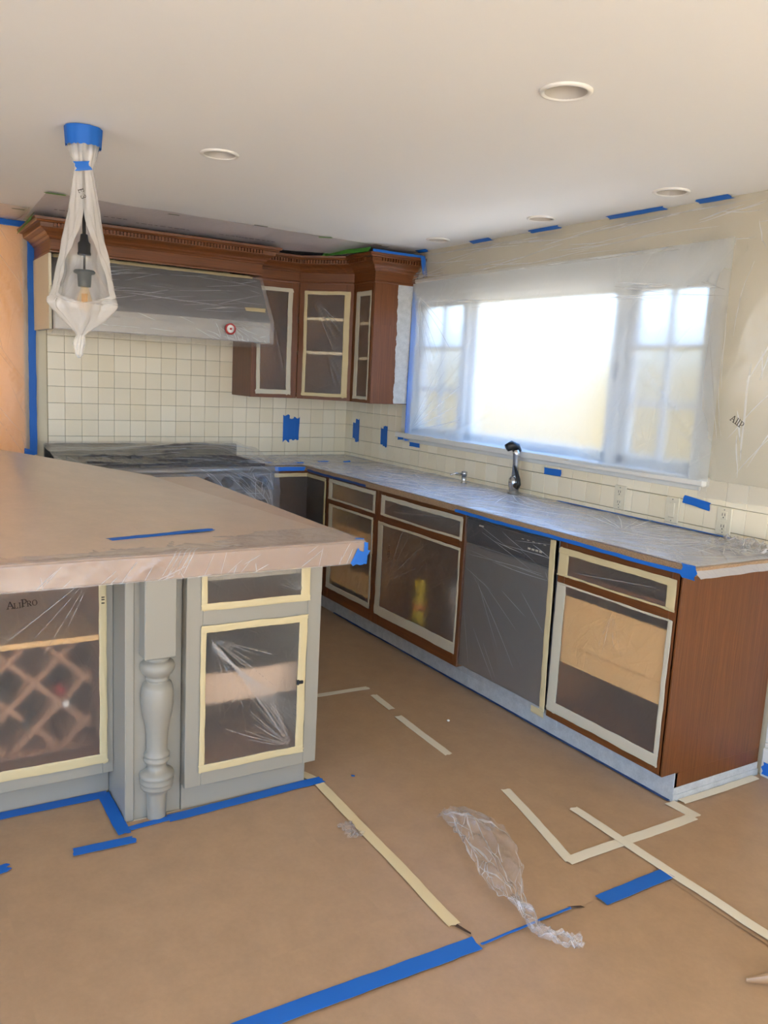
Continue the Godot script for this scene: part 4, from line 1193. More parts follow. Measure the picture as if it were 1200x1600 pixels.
	part(t, "stopper_body", lathe([[0.0, 0.0], [0.011, 0.0], [0.013, 0.01], [0.011, 0.02], [0.0, 0.024]], Vector3(-2.462, 0.345, 2.535), 14, Vector3(0, 0, 1)), M.white)
	var f := film_cover("film with cream tape over the island's left opening, printed brand lettering at top", G, -3.26, -2.350, 0.152, 0.83, [0.02, 0.024, 0.034, 0.004], fan(0.86, 0.66, -150, -110, 0.02, 0.4, 4, 0.002, 0.006, 37), 311, M.cream, "films over the island cabinets", -0.003, M.film_island)
	f.set_meta("label", "film with cream tape over the island's left opening, dark lettering printed near its top")
	var lx := -2.655
	for w in [["A", 0.024, 0.0], ["LL", 0.018, 0.020], ["P", 0.024, 0.042], ["RO", 0.018, 0.058]]:
		letters(f, "printed_lettering", w[0], G, lx + w[2], 0.7165 + w[2] * 0.1, -0.010, w[1], M.ink, 0.06, HORIZONTAL_ALIGNMENT_LEFT)
	for y in [0.735, 0.727, 0.715]:
		part(f, "print_mark", fbox(G, -2.367, -2.357, y - 0.002, y + 0.002, -0.0075, -0.006, 0.0), M.ink)
	# post and its backing panel
	t = thing("turned_post", "grey turned wooden post with square block top under the island slab", "post", Vector3(-2.228, 0, 2.79))
	part(t, "backing_panel", many([[Vector3(-2.327, 0.0, 2.56), Vector3(-2.307, 0.835, 2.805)], [Vector3(-2.327, 0.0, 2.785), Vector3(-2.142, 0.835, 2.805)]], 0.002), M.grey_paint)
	part(t, "trim_strip", bx(Vector3(-2.330, 0.0, 2.78), Vector3(-2.30, 0.835, 2.812), 0.003), M.grey_paint)
	part(t, "block", bx(Vector3(-2.283, 0.572, 2.79), Vector3(-2.180, 0.836, 2.868), 0.003), M.grey_paint)
	var pf := [[0.030, 0.0], [0.033, 0.09], [0.036, 0.105], [0.050, 0.112], [0.053, 0.120], [0.050, 0.127], [0.054, 0.132], [0.056, 0.140], [0.052, 0.148], [0.056, 0.153], [0.057, 0.160], [0.054, 0.168], [0.044, 0.174], [0.034, 0.180], [0.031, 0.190], [0.032, 0.200], [0.040, 0.206], [0.043, 0.212], [0.041, 0.219], [0.036, 0.222], [0.041, 0.226], [0.042, 0.232], [0.037, 0.238], [0.034, 0.246], [0.034, 0.268], [0.035, 0.30], [0.041, 0.34], [0.049, 0.38], [0.053, 0.41], [0.0535, 0.435], [0.051, 0.46], [0.045, 0.478], [0.034, 0.482], [0.033, 0.486], [0.037, 0.489], [0.038, 0.495], [0.034, 0.500], [0.040, 0.505], [0.050, 0.515], [0.055, 0.527], [0.056, 0.537], [0.052, 0.548], [0.042, 0.556], [0.034, 0.558], [0.037, 0.560], [0.037, 0.566], [0.034, 0.568], [0.033, 0.573]]
	part(t, "turning", lathe(pf, Vector3(-2.228, 0.0, 2.822), 32), M.grey_paint)
	# slab and its paper
	t = thing("island_countertop", "thick island slab wrapped in pinkish brown paper", "countertop", Vector3(-2.45, 0.836, 2.0))
	part(t, "slab", bx(Vector3(-3.45, 0.836, 1.06), Vector3(-1.497, 0.916, 2.885), 0.005), M.rosin_shaded)
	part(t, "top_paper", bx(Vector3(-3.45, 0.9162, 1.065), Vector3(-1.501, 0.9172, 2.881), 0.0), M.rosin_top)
	var fn := func(u: float, v: float) -> Vector3:
		var z := lerpf(2.84, 1.06, v)
		var xr := lerpf(-1.53, -1.745, v)
		var x := lerpf(-3.44, xr, u)
		var sx := clampf((-1.735 - x) / 0.74, 0.0, 1.0)
		return Vector3(x, 0.9185 + 0.142 * sx * v + 0.006 * v + fnl.get_noise_2d(x * 120.0, z * 90.0) * 0.0012, z)
	solo("paper_sheet", "pinkish brown paper sheet tented over the island top", "paper", grid(fn, 60, 60, Vector3.UP), M.rosin)
	var cr2 := []
	var rg := RandomNumberGenerator.new()
	rg.seed = 41
	for i in 40:
		var x := rg.randf_range(0.0, 1.75)
		var y := rg.randf_range(0.0, 0.3)
		var sl := rg.randf_range(-0.16, 0.16)
		cr2.append([x, y, x + sl, y + rg.randf_range(0.05, 0.14), rg.randf_range(0.0015, 0.004), rg.randf_range(0.003, 0.006)])
	for i in 5:
		cr2.append([1.26 + i * 0.012, 0.2, 1.17 + i * 0.02, 0.34, 0.004, 0.003])
	var fp2 := func(u: float, v: float) -> Vector3:
		var x := lerpf(-3.45, -1.50, u)
		var y := v * 0.36
		var edge := 2.66 + 0.10 * (1.0 - u) * 0.3 - 0.04 * u
		var h := absf(fnl.get_noise_2d(x * 300.0, y * 500.0)) * 0.003 + absf(crease_at(u * 1.95, y, cr2)) + 0.0022
		if y < 0.27:
			return Vector3(x, 0.9185 + h, lerpf(edge, 2.886, y / 0.27))
		return Vector3(x, 0.9185 - (y - 0.27) * 0.92, 2.887 + h)
	var sf := solo("masking_film", "clear creased film folded over the island slab's front edge", "plastic film", grid(fp2, 170, 36, Vector3(0, 1, 1)), M.film_slab)
	var ic := scatter(1.9, 0.085, 46, 115, 40, 0.05, 0.12, 0.004, 411, 0.02, 0.272)
	ic.append_array(scatter(1.5, 0.24, 22, 25, 30, 0.05, 0.2, 0.004, 412, 0.02, 0.02))
	for i in 5:
		ic.append([1.30 + i * 0.014, 0.20, 1.215 + i * 0.017, 0.345, 0.0, 0.0055])
	ridges(sf, func(x: float, y: float) -> Vector3: return fp2.call(clampf(x / 1.95, 0.0, 1.0), clampf(y / 0.36, 0.0, 1.0)), Vector3(0, 0.6, 0.8), ic, 0.7)
	tape("blue_tape", "long tapering blue tape lying on the island top", M.blue, Vector3(-2.345, 0.930, 2.668), Vector3(-1.965, 0.929, 2.585), 0.036, Vector3.UP, 321, "", 0.006, 0.002)
	t = thing("blue_tape", "blue tape folded over the island slab's right front corner", "tape", Vector3(-1.5, 0.84, 2.89))
	part(t, "front_piece", tape_mesh(Vector3(-1.535, 0.835, 2.892), Vector3(-1.508, 0.888, 2.892), 0.05, Vector3(0, 0, 1), 322, 0.012, 0.001), M.blue)
	part(t, "corner_piece", tape_mesh(Vector3(-1.500, 0.834, 2.8915), Vector3(-1.500, 0.915, 2.8915), 0.014, Vector3(0, 0, 1), 323, 0.002, 0.001), M.blue)
	part(t, "top_piece", tape_mesh(Vector3(-1.53, 0.922, 2.86), Vector3(-1.50, 0.922, 2.87), 0.012, Vector3.UP, 324, 0.004, 0.002), M.blue)

func sheet_mesh(x0: float, x1: float, z0: float, z1: float, y: float, amp: float, sd: int) -> ArrayMesh:
	var fn := func(u: float, v: float) -> Vector3:
		var x := lerpf(x0, x1, u)
		var z := lerpf(z0, z1, v)
		var e := minf(minf(u, 1.0 - u) * (x1 - x0), minf(v, 1.0 - v) * (z1 - z0))
		var k := smoothstep(0.0, 0.06, e)
		var jag := fnl.get_noise_2d(x * 300.0 + sd, z * 300.0) * 0.004
		return Vector3(x + (jag if u < 0.001 or u > 0.999 else 0.0), y + k * amp * (1.0 + fnl.get_noise_2d(x * 110.0 + sd * 13.0, z * 60.0) + 0.5 * fnl.get_noise_2d(x * 400.0, z * 260.0 + sd)), z + (jag if v < 0.001 or v > 0.999 else 0.0))
	return grid(fn, clampi(int((x1 - x0) / 0.03), 10, 120), clampi(int((z1 - z0) / 0.03), 10, 140), Vector3.UP)

func build_floor_cover() -> void:
	var g := "brown kraft paper sheets on the floor"
	solo("paper_sheet", "brown kraft paper in the aisle between island and window-wall cabinets", "paper", sheet_mesh(-1.70, -0.53, 0.62, 3.845, 0.0030, 0.0019, 1), M.kraft, g)
	solo("paper_sheet", "brown kraft paper in front of the island's right cabinet", "paper", sheet_mesh(-6.0, -1.66, 2.82, 3.85, 0.0045, 0.0019, 2), M.kraft, g)
	solo("paper_sheet", "small brown kraft paper piece in the nook below the island's left cabinet", "paper", sheet_mesh(-6.0, -2.35, 2.58, 2.935, 0.0075, 0.0006, 3), M.kraft, g)
	solo("paper_sheet", "brown kraft paper nearest the camera, beyond the long blue seam tape", "paper", sheet_mesh(-6.0, -0.90, 3.825, 6.0, 0.0012, 0.0022, 4), M.kraft, g)
	var t := thing("paper_sheet", "brown kraft paper at the right with an edge curling up", "paper", Vector3(-0.5, 0, 5.0), g)
	part(t, "sheet", sheet_mesh(-0.94, -0.02, 3.56, 6.0, 0.0055, 0.0022, 5), M.kraft)
	var fn := func(u: float, v: float) -> Vector3:
		var a := -0.5 + v * 4.0
		var r := 0.006 + 0.040 * u
		var c := Vector3(lerpf(-1.125, -0.93, u), 0.006, lerpf(4.285, 4.42, u))
		return c + Vector3(-0.57, 0, 0.82) * (-r * sin(a)) + Vector3.UP * (r * (1.0 - cos(a)))
	part(t, "curled_edge", grid(fn, 14, 18, Vector3.UP), two_sided(M.kraft))
	part(t, "torn_gap", slab(PackedVector2Array([Vector2(-1.325, 3.835), Vector2(-1.285, 3.85), Vector2(-1.28, 3.862), Vector2(-1.30, 3.853)]), 0.0074, 0.0078), M.kraft_dark)
	part(t, "torn_gap", slab(PackedVector2Array([Vector2(-1.675, 3.745), Vector2(-1.66, 3.75), Vector2(-1.648, 3.80), Vector2(-1.652, 3.805)]), 0.009, 0.0094), M.kraft_dark)
	var u := Vector3.UP
	var b := "blue tape strips on the floor paper"
	tape("blue_tape", "longest blue floor tape, running off the bottom of the picture", M.blue, Vector3(-2.42, 0.0095, 3.82), Vector3(-1.658, 0.0095, 3.842), 0.052, u, 401, b)
	tape("blue_tape", "thin blue tape line on the floor seam under the crumpled film scrap", M.blue, Vector3(-1.652, 0.0085, 3.848), Vector3(-1.32, 0.0085, 3.845), 0.008, u, 402, b)
	tape("blue_tape", "short wide blue floor tape beside the crossing white tape", M.blue, Vector3(-1.215, 0.0095, 3.862), Vector3(-0.922, 0.0105, 3.86), 0.05, u, 403, b)
	tape("blue_tape", "blue floor tape along the kick board of the island's left cabinet", M.blue, Vector3(-2.95, 0.0105, 2.605), Vector3(-2.335, 0.0105, 2.612), 0.046, u, 404, b)
	tape("blue_tape", "blue floor tape running forward from the island's left kick board to the post", M.blue, Vector3(-2.352, 0.0115, 2.60), Vector3(-2.352, 0.0115, 2.895), 0.042, u, 405, b)
	tape("blue_tape", "ragged blue floor tape at the foot of the turned post", M.blue, Vector3(-2.335, 0.0085, 2.866), Vector3(-2.19, 0.0085, 2.858), 0.026, u, 406, b, 0.008)
	tape("blue_tape", "blue floor tape along the kick board of the island's right cabinet", M.blue, Vector3(-2.20, 0.0095, 2.862), Vector3(-1.612, 0.0095, 2.842), 0.046, u, 407, b, 0.006)
	tape("blue_tape", "short blue floor tape lying free in front of the post", M.blue, Vector3(-2.517, 0.011, 2.928), Vector3(-2.333, 0.011, 2.938), 0.042, u, 408, b, 0.006)
	tape("blue_tape", "blue floor tape end at the picture's left edge", M.blue, Vector3(-2.95, 0.011, 2.955), Vector3(-2.70, 0.011, 2.925), 0.044, u, 409, b, 0.01)
	tape("blue_tape", "blue tape patch on the baseboard behind the end cabinet", M.blue, Vector3(-0.03, 0.045, 3.575), Vector3(-0.03, 0.045, 3.66), 0.05, Vector3(-1, 0, 0), 410, "", 0.006)
	var w := "pale masking tape strips on the floor paper"
	tape("masking_tape", "longest cream floor tape, running from the island corner toward the camera", M.cream_floor, Vector3(-1.635, 0.009, 2.865), Vector3(-1.668, 0.009, 3.752), 0.038, u, 421, w)
	tape("masking_tape", "short cream tape end tucked under the island's right corner", M.cream_floor, Vector3(-1.66, 0.0088, 2.76), Vector3(-1.63, 0.0088, 2.85), 0.036, u, 422, w)
	tape("masking_tape", "pale floor tape piece third from the far end of the aisle", M.pale_floor, Vector3(-1.035, 0.007, 2.46), Vector3(-1.056, 0.007, 2.875), 0.036, u, 423, w)
	tape("masking_tape", "small pale floor tape piece, second from the far end of the aisle", M.pale_floor, Vector3(-1.008, 0.007, 2.20), Vector3(-1.02, 0.007, 2.385), 0.034, u, 424, w)
	tape("masking_tape", "farthest pale floor tape, lying across the aisle by the island", M.pale_floor, Vector3(-1.262, 0.007, 2.095), Vector3(-0.985, 0.007, 2.11), 0.036, u, 425, w)
	tape("masking_tape", "pale floor tape forming the left arm of the V near the end cabinet", M.pale_floor, Vector3(-1.032, 0.008, 3.205), Vector3(-1.148, 0.008, 3.665), 0.036, u, 426, w)
	tape("masking_tape", "pale floor tape from the V's point toward the end cabinet corner", M.pale_floor, Vector3(-1.16, 0.0095, 3.665), Vector3(-0.555, 0.0095, 3.665), 0.042, u, 427, w)
	tape("masking_tape", "long pale floor tape crossing the V and running off the right edge", M.pale_floor, Vector3(-0.905, 0.0105, 3.425), Vector3(-0.91, 0.0105, 4.30), 0.038, u, 428, w)
	tape("masking_tape", "pale tape bit on the floor at the end cabinet's front corner", M.pale_floor, Vector3(-0.545, 0.0085, 3.55), Vector3(-0.54, 0.0085, 3.67), 0.05, u, 429, w)
	tape("masking_tape", "pale tape along the floor in front of the end panel", M.pale_floor, Vector3(-0.50, 0.0095, 3.573), Vector3(-0.06, 0.0095, 3.573), 0.035, u, 430, w)

func can_light(label: String, c: Vector3, r: float, m: Material) -> void:
	var t := thing("recessed_light", label, "ceiling light", c, "recessed ceiling lights")
	part(t, "trim_ring", lathe([[r * 0.80, 0.006], [r * 0.80, -0.004], [r * 0.86, -0.008], [r * 0.96, -0.007], [r, -0.003], [r, 0.0]], c, 40), M.white_paint)
	part(t, "baffle", lathe([[r * 0.80, -0.004], [r * 0.72, 0.02], [r * 0.64, 0.06], [r * 0.56, 0.10]], c, 36), two_sided(m))
	part(t, "lens", lathe([[r * 0.57, 0.095], [r * 0.4, 0.085], [0.0, 0.08]], c, 30), M.white)

func build_ceiling_items() -> void:
	var s := get_node("ceiling") as MeshInstance3D
	# the holes that the recessed lights sit in
	var csg := CSGBox3D.new()
	csg.size = Vector3(6.36, 0.2, 11.9)
	csg.position = Vector3(-3.02, CEIL + 0.1, 3.25)
	csg.material = M.ceiling
	var spots := [[Vector3(-1.357, CEIL, 3.59), 0.072, "largest recessed ceiling light, nearest the camera at upper right"], [Vector3(-1.848, CEIL, 2.28), 0.072, "recessed ceiling light right of the bagged pendant"], [Vector3(-0.235, CEIL, 3.01), 0.072, "recessed ceiling light near the long ceiling-edge tape, rightmost by the window wall"], [Vector3(-0.218, CEIL, 2.225), 0.068, "recessed ceiling light in the middle of the row by the window wall"], [Vector3(-0.198, CEIL, 1.34), 0.068, "farthest recessed ceiling light, next to the crown molding"]]
	for p in spots:
		var h := CSGCylinder3D.new()
		h.operation = CSGShape3D.OPERATION_SUBTRACTION
		h.radius = p[1] * 0.84
		h.height = 0.3
		h.sides = 36
		h.position = p[0] - csg.position + Vector3(0, 0.12, 0)
		csg.add_child(h)
		can_light(p[2], p[0], p[1], M.baffle)
	add_child(csg)
	s.name = "old"
	remove_child(s)
	s.queue_free()
	csg.name = "ceiling"
	csg.set_meta("kind", "structure")
	# film taped to the ceiling above the crown
	var fn := func(u: float, v: float) -> Vector3:
		var x := lerpf(-2.235, -0.25, u)
		var zn := lerpf(1.02, 0.90, u) + fnl.get_noise_2d(u * 500.0, 3.0) * 0.02
		var zb := 0.56 if x < -0.98 else lerpf(0.42, 0.6, clampf((x + 0.9) / 0.5, 0.0, 1.0))
		if x < -2.14: zb = 0.3
		var z := lerpf(zb, zn, v)
		var sag := 0.012 * sin(PI * v) * (0.6 + 0.6 * fnl.get_noise_2d(x * 120.0, 8.0)) + 0.035 * pow(1.0 - v, 2.0)
		return Vector3(x, CEIL - 0.004 - sag + fnl.get_noise_2d(x * 300.0, z * 300.0) * 0.003, z)
	var film := thing("masking_film", "greyish film strip taped to the ceiling above the crown molding", "plastic film", Vector3(-1.2, 2.27, 0.7))
	part(film, "sheet", grid(fn, 90, 16, Vector3.DOWN), M.film_ceiling)
	var st := begin()
	var rg := RandomNumberGenerator.new()
	rg.seed = 77
	for row in [[-2.15, -1.78, 0.72], [-1.72, -1.42, 0.66], [-1.25, -0.9, 0.66], [-2.1, -1.9, 0.64]]:
		var x: float = row[0]
		while x < row[1]:
			var w := rg.randf_range(0.01, 0.03)
			chamfer_into(st, W, Vector3(x, CEIL - 0.030, row[2]), Vector3(x + w, CEIL - 0.0295, row[2] + 0.008), 0.0)
			x += w + rg.randf_range(0.006, 0.016)
	part(film, "print_marks", done(st), M.ink).set_meta("kind", "stuff")
	var fn2 := func(u: float, v: float) -> Vector3:
		var x := lerpf(-3.3, -2.235, u)
		var z := lerpf(0.03, lerpf(0.62, 0.52, u), v)
		return Vector3(x, CEIL - 0.004 - 0.012 * sin(PI * v) + fnl.get_noise_2d(x * 300.0, z * 300.0) * 0.003, z)
	solo("masking_film", "pinkish film strip on the ceiling above the doorway at far left", "plastic film", grid(fn2, 30, 12, Vector3.DOWN), M.film_ceiling)
	var dn := Vector3.DOWN
	var y := CEIL - 0.007
	var g := "green tape tabs on the ceiling film"
	tape("green_tape", "green tape tab on the ceiling above the crown's left end", M.green, Vector3(-2.245, y, 1.02), Vector3(-2.15, y, 1.025), 0.026, dn, 501, g, 0.006)
	tape("green_tape", "dull green tape tab on the ceiling film edge right of the pendant", M.green_dull, Vector3(-1.63, y, 0.935), Vector3(-1.57, y, 0.94), 0.018, dn, 502, g, 0.004)
	tape("green_tape", "dull green tape tab on the ceiling film edge above the hood's right end", M.green_dull, Vector3(-1.17, y, 0.98), Vector3(-1.09, y, 0.985), 0.02, dn, 503, g, 0.004)
	tape("green_tape", "bright green tape tab on the ceiling above the corner cabinet", M.green, Vector3(-0.73, y, 0.90), Vector3(-0.67, y, 0.95), 0.03, dn, 504, g, 0.006)
	tape("green_tape", "dull green tape tab on the ceiling film edge nearest the window wall", M.green_dull, Vector3(-0.385, y, 0.93), Vector3(-0.325, y, 0.93), 0.014, dn, 505, g, 0.004)
	tape("green_tape", "dark green tape tab on the ceiling film over the doorway", M.green_dull, Vector3(-2.32, y - 0.01, 0.50), Vector3(-2.255, y - 0.01, 0.50), 0.02, dn, 506, g, 0.004)
	g = "blue tapes along the ceiling edge of the window wall"
	var d2 := Vector3(-0.35, -1, 0)
	var xx := -0.035
	tape("blue_tape", "tiny blue tape at the ceiling edge next to the crown molding", M.blue, Vector3(xx - 0.01, y, 0.90), Vector3(xx + 0.0, y, 1.0), 0.03, d2, 511, g, 0.008, 0.003)
	tape("blue_tape", "second blue tape from the crown along the ceiling edge", M.blue, Vector3(xx, y, 1.43), Vector3(xx, y, 1.62), 0.032, d2, 512, g, 0.008)
	tape("blue_tape", "third blue tape from the crown along the ceiling edge, above the window", M.blue, Vector3(xx, y, 1.94), Vector3(xx, y, 2.16), 0.03, d2, 513, g, 0.008)
	tape("blue_tape", "longest blue tape along the ceiling edge above the window", M.blue, Vector3(xx, y, 2.48), Vector3(xx, y, 2.81), 0.03, d2, 514, g, 0.008)
	tape("blue_tape", "rightmost blue tape along the ceiling edge of the window wall", M.blue, Vector3(xx, y, 2.98), Vector3(xx, y, 3.14), 0.032, d2, 515, g, 0.008)

func build_pendant() -> void:
	var c := Vector3(-2.333, 0, 2.276)
	var t := thing("pendant_lamp", "bagged pendant lamp with clear glass shade and amber filament bulb", "lamp", Vector3(c.x, 1.69, c.z))
	part(t, "canopy", lathe([[0.0, 2.24], [0.052, 2.24], [0.056, 2.246], [0.056, 2.284], [0.0, 2.285]], c), M.iron)
	part(t, "rod", lathe([[0.0, 1.93], [0.006, 1.93], [0.006, 2.2], [0.012, 2.215], [0.016, 2.24], [0.0, 2.24]], c, 14), M.iron)
	part(t, "cap", lathe([[0.0, 1.866], [0.022, 1.866], [0.023, 1.872], [0.021, 1.876], [0.021, 1.905], [0.015, 1.912], [0.012, 1.935], [0.0, 1.94]], c), M.iron)
	part(t, "stem", lathe([[0.004, 1.80], [0.004, 1.868]], c, 10), M.iron)
	part(t, "socket", lathe([[0.0, 1.758], [0.021, 1.758], [0.022, 1.765], [0.024, 1.80], [0.035, 1.804], [0.037, 1.81], [0.032, 1.815], [0.0, 1.818]], c), M.socket)
	part(t, "shade", lathe([[0.107, 1.697], [0.109, 1.700], [0.107, 1.704], [0.028, 1.83], [0.024, 1.85], [0.026, 1.866]], c, 40), M.glass)
	var b := part(t, "bulb", lathe([[0.0, 1.672], [0.014, 1.674], [0.024, 1.684], [0.028, 1.698], [0.026, 1.715], [0.017, 1.742], [0.013, 1.758]], c, 24), M.bulb)
	var s := begin(true)
	for k in 8:
		var a := TAU * k / 8.0
		var p := c + Vector3(cos(a), 0, sin(a)) * 0.009
		tube_into(s, [p + Vector3(0, 1.69, 0), p + Vector3(0, 1.735, 0)], [0.0016], 6)
	part(b, "filament", done(s), M.filament)
	# bag
	var prof := [[0.052, 2.238], [0.047, 2.22], [0.04, 2.19], [0.032, 2.165], [0.03, 2.15], [0.036, 2.12], [0.046, 2.06], [0.052, 2.0], [0.064, 1.93], [0.076, 1.87], [0.089, 1.80], [0.1, 1.74], [0.111, 1.702], [0.1, 1.678], [0.07, 1.645], [0.038, 1.617], [0.02, 1.60], [0.013, 1.59], [0.017, 1.577], [0.02, 1.56], [0.014, 1.54], [0.012, 1.522], [0.004, 1.512]]
	var fn := func(u: float, v: float) -> Vector3:
		var sgm := v * (prof.size() - 1)
		var i := mini(int(sgm), prof.size() - 2)
		var k := sgm - i
		var r: float = lerpf(prof[i][0], prof[i + 1][0], k)
		var y: float = lerpf(prof[i][1], prof[i + 1][1], k)
		# front gap between the two flaps of the bag, opening downwards, faces the camera
		var front := 1.80
		var gap := 0.0
		if y < 2.02 and y > 1.70:
			gap = 0.85 * smoothstep(2.02, 1.78, y) * smoothstep(1.69, 1.73, y)
		var th := front + gap + u * (TAU - 2.0 * gap)
		var pl := sin(th * 7.0 + y * 9.0) * 0.05 + sin(th * 13.0 - y * 20.0) * 0.03 + fnl.get_noise_2d(th * 120.0, y * 500.0) * 0.12
		var rr := r * (1.0 + pl * (1.0 if y > 1.72 else 1.6))
		if gap > 0.02 and (u < 0.06 or u > 0.94):
			rr *= 1.08
		var lean := Vector3(-0.02, 0, 0) * smoothstep(1.66, 1.55, y)
		return c + Vector3(cos(th) * rr, y, sin(th) * rr) + lean
	var bag := thing("plastic_bag", "translucent plastic bag tied around the pendant lamp, knotted at the bottom", "bag", Vector3(c.x, 1.51, c.z))
	part(bag, "bag_skin", grid(fn, 96, 130, Vector3(0, 0, 1)), M.film_bag)
	letters(bag, "printed_lettering", "E 3", frame(c + Vector3(0.0, 0, 0.058), Vector3(0.95, 0, 0.2), Vector3(0, 0, -1)), -0.018, 2.06, 0.0, 0.018, M.ink, -1.2)
	var tt := thing("blue_tape", "blue tape wrapped around the pendant lamp's ceiling canopy", "tape", Vector3(c.x, 2.22, c.z))
	var fnb := func(u: float, v: float) -> Vector3:
		var th := u * TAU
		var r := 0.062 + fnl.get_noise_2d(th * 200.0, 7.0) * 0.004 - 0.004 * v
		return c + Vector3(cos(th) * r, lerpf(2.283, 2.222 + fnl.get_noise_2d(th * 400.0, 1.0) * 0.012, v), sin(th) * r)
	part(tt, "wrap", grid(fnb, 60, 6, Vector3.UP), two_sided(M.blue))
	tape("blue_tape", "blue tape holding the bag's neck gathered below the canopy", M.blue, c + Vector3(-0.036, 2.150, 0.032), c + Vector3(0.012, 2.158, 0.044), 0.03, Vector3(-0.15, 0, 1), 531, "", 0.006, 0.002)

func build_faucet() -> void:
	var b := Vector3(-0.08, 0.918, 2.016)
	var t := thing("faucet", "brushed steel pull-out faucet with black lever and spray head", "faucet", b)
	part(t, "base_ring", lathe([[0.0, 0.0], [0.033, 0.0], [0.034, 0.006], [0.03, 0.012], [0.0, 0.012]], b), M.steel)
	part(t, "body", lathe([[0.025, 0.008], [0.026, 0.03], [0.030, 0.04], [0.032, 0.06], [0.030, 0.08], [0.022, 0.092], [0.0, 0.096]], b), M.chrome)
	var spout := [b + Vector3(0, 0.085, 0), b + Vector3(0, 0.16, 0.004), b + Vector3(-0.004, 0.21, 0.006), b + Vector3(-0.012, 0.238, 0.006)]
	part(t, "spout", tube(spout, [0.018, 0.0185, 0.0195, 0.020], 20), M.chrome)
	part(t, "spray_head", tube([b + Vector3(0.006, 0.226, 0.008), b + Vector3(-0.010, 0.25, 0.004), b + Vector3(-0.035, 0.258, -0.004), b + Vector3(-0.06, 0.244, -0.012)], [0.018, 0.025, 0.026, 0.020], 20), M.black)
	part(t, "lever", tube([b + Vector3(-0.02, 0.05, 0.03), b + Vector3(-0.025, 0.045, 0.055), b + Vector3(-0.03, 0.06, 0.07), b + Vector3(-0.028, 0.085, 0.062), b + Vector3(-0.02, 0.12, 0.035), b + Vector3(-0.018, 0.15, 0.012)], [0.013, 0.013, 0.012, 0.011, 0.009, 0.006], 14), M.black)
	var d := Vector3(-0.10, 0.918, 1.60)
	t = thing("soap_dispenser", "small steel soap dispenser left of the faucet", "dispenser", d)
	part(t, "body", lathe([[0.0, 0.0], [0.018, 0.0], [0.018, 0.006], [0.014, 0.01], [0.014, 0.045], [0.017, 0.048], [0.017, 0.068], [0.0, 0.072]], d, 20), M.chrome)
	part(t, "nozzle", tube([d + Vector3(-0.01, 0.055, -0.002), d + Vector3(-0.05, 0.058, -0.012), d + Vector3(-0.085, 0.05, -0.02)], [0.006, 0.005, 0.0045], 12), M.chrome)

func outlet(label: String, y: float, z: float, kind: int) -> void:
	var t := thing("wall_outlet" if kind == 0 else "light_switch", label, "outlet" if kind == 0 else "switch", Vector3(-0.012, y, z))
	part(t, "cover_plate", bx(Vector3(-0.019, y - 0.057, z - 0.036), Vector3(-0.0115, y + 0.057, z + 0.036), 0.003), M.plate)
	if kind == 0:
		for s in [-0.024, 0.024]:
			var r := part(t, "receptacle", bx(Vector3(-0.0215, y + s - 0.016, z - 0.015), Vector3(-0.018, y + s + 0.016, z + 0.015), 0.004), M.plate)
			for q in [-0.006, 0.006]:
				part(r, "slot", bx(Vector3(-0.0219, y + s - 0.002, z + q - 0.0012), Vector3(-0.021, y + s + 0.009, z + q + 0.0012), 0.0), M.slot)
			part(r, "slot", bx(Vector3(-0.0219, y + s - 0.011, z - 0.0022), Vector3(-0.021, y + s - 0.006, z + 0.0022), 0.0), M.slot)
	else:
		part(t, "rocker", bx(Vector3(-0.024, y - 0.033, z - 0.016), Vector3(-0.018, y + 0.033, z + 0.016), 0.003), M.plate)
	for s in [-0.047, 0.047]:
		part(t, "screw", lathe([[0.0, 0.0], [0.003, 0.0], [0.0025, 0.001], [0.0, 0.0012]], Vector3(-0.019, y + s, z), 10, Vector3(-1, 0, 0)), M.steel)

func wall_film_point(a: float, b: float, creases: Array) -> Vector3:
	var z := 0.79 + a
	var y := 1.07 + b
	var x := -0.03
	if y > 2.08:
		x = lerpf(-0.05, -0.008, clampf((y - 2.09) / 0.17, 0.0, 1.0))
	else:
		var bil := exp(-pow((z - 3.28) / 0.16, 2.0)) * smoothstep(1.1, 1.6, y) * smoothstep(2.1, 1.85, y)
		x = -0.03 - 0.085 * bil
	x -= absf(fnl.get_noise_2d(z * 160.0, y * 240.0)) * 0.016 + crease_at(a, b, creases)
	return Vector3(x, y, z)

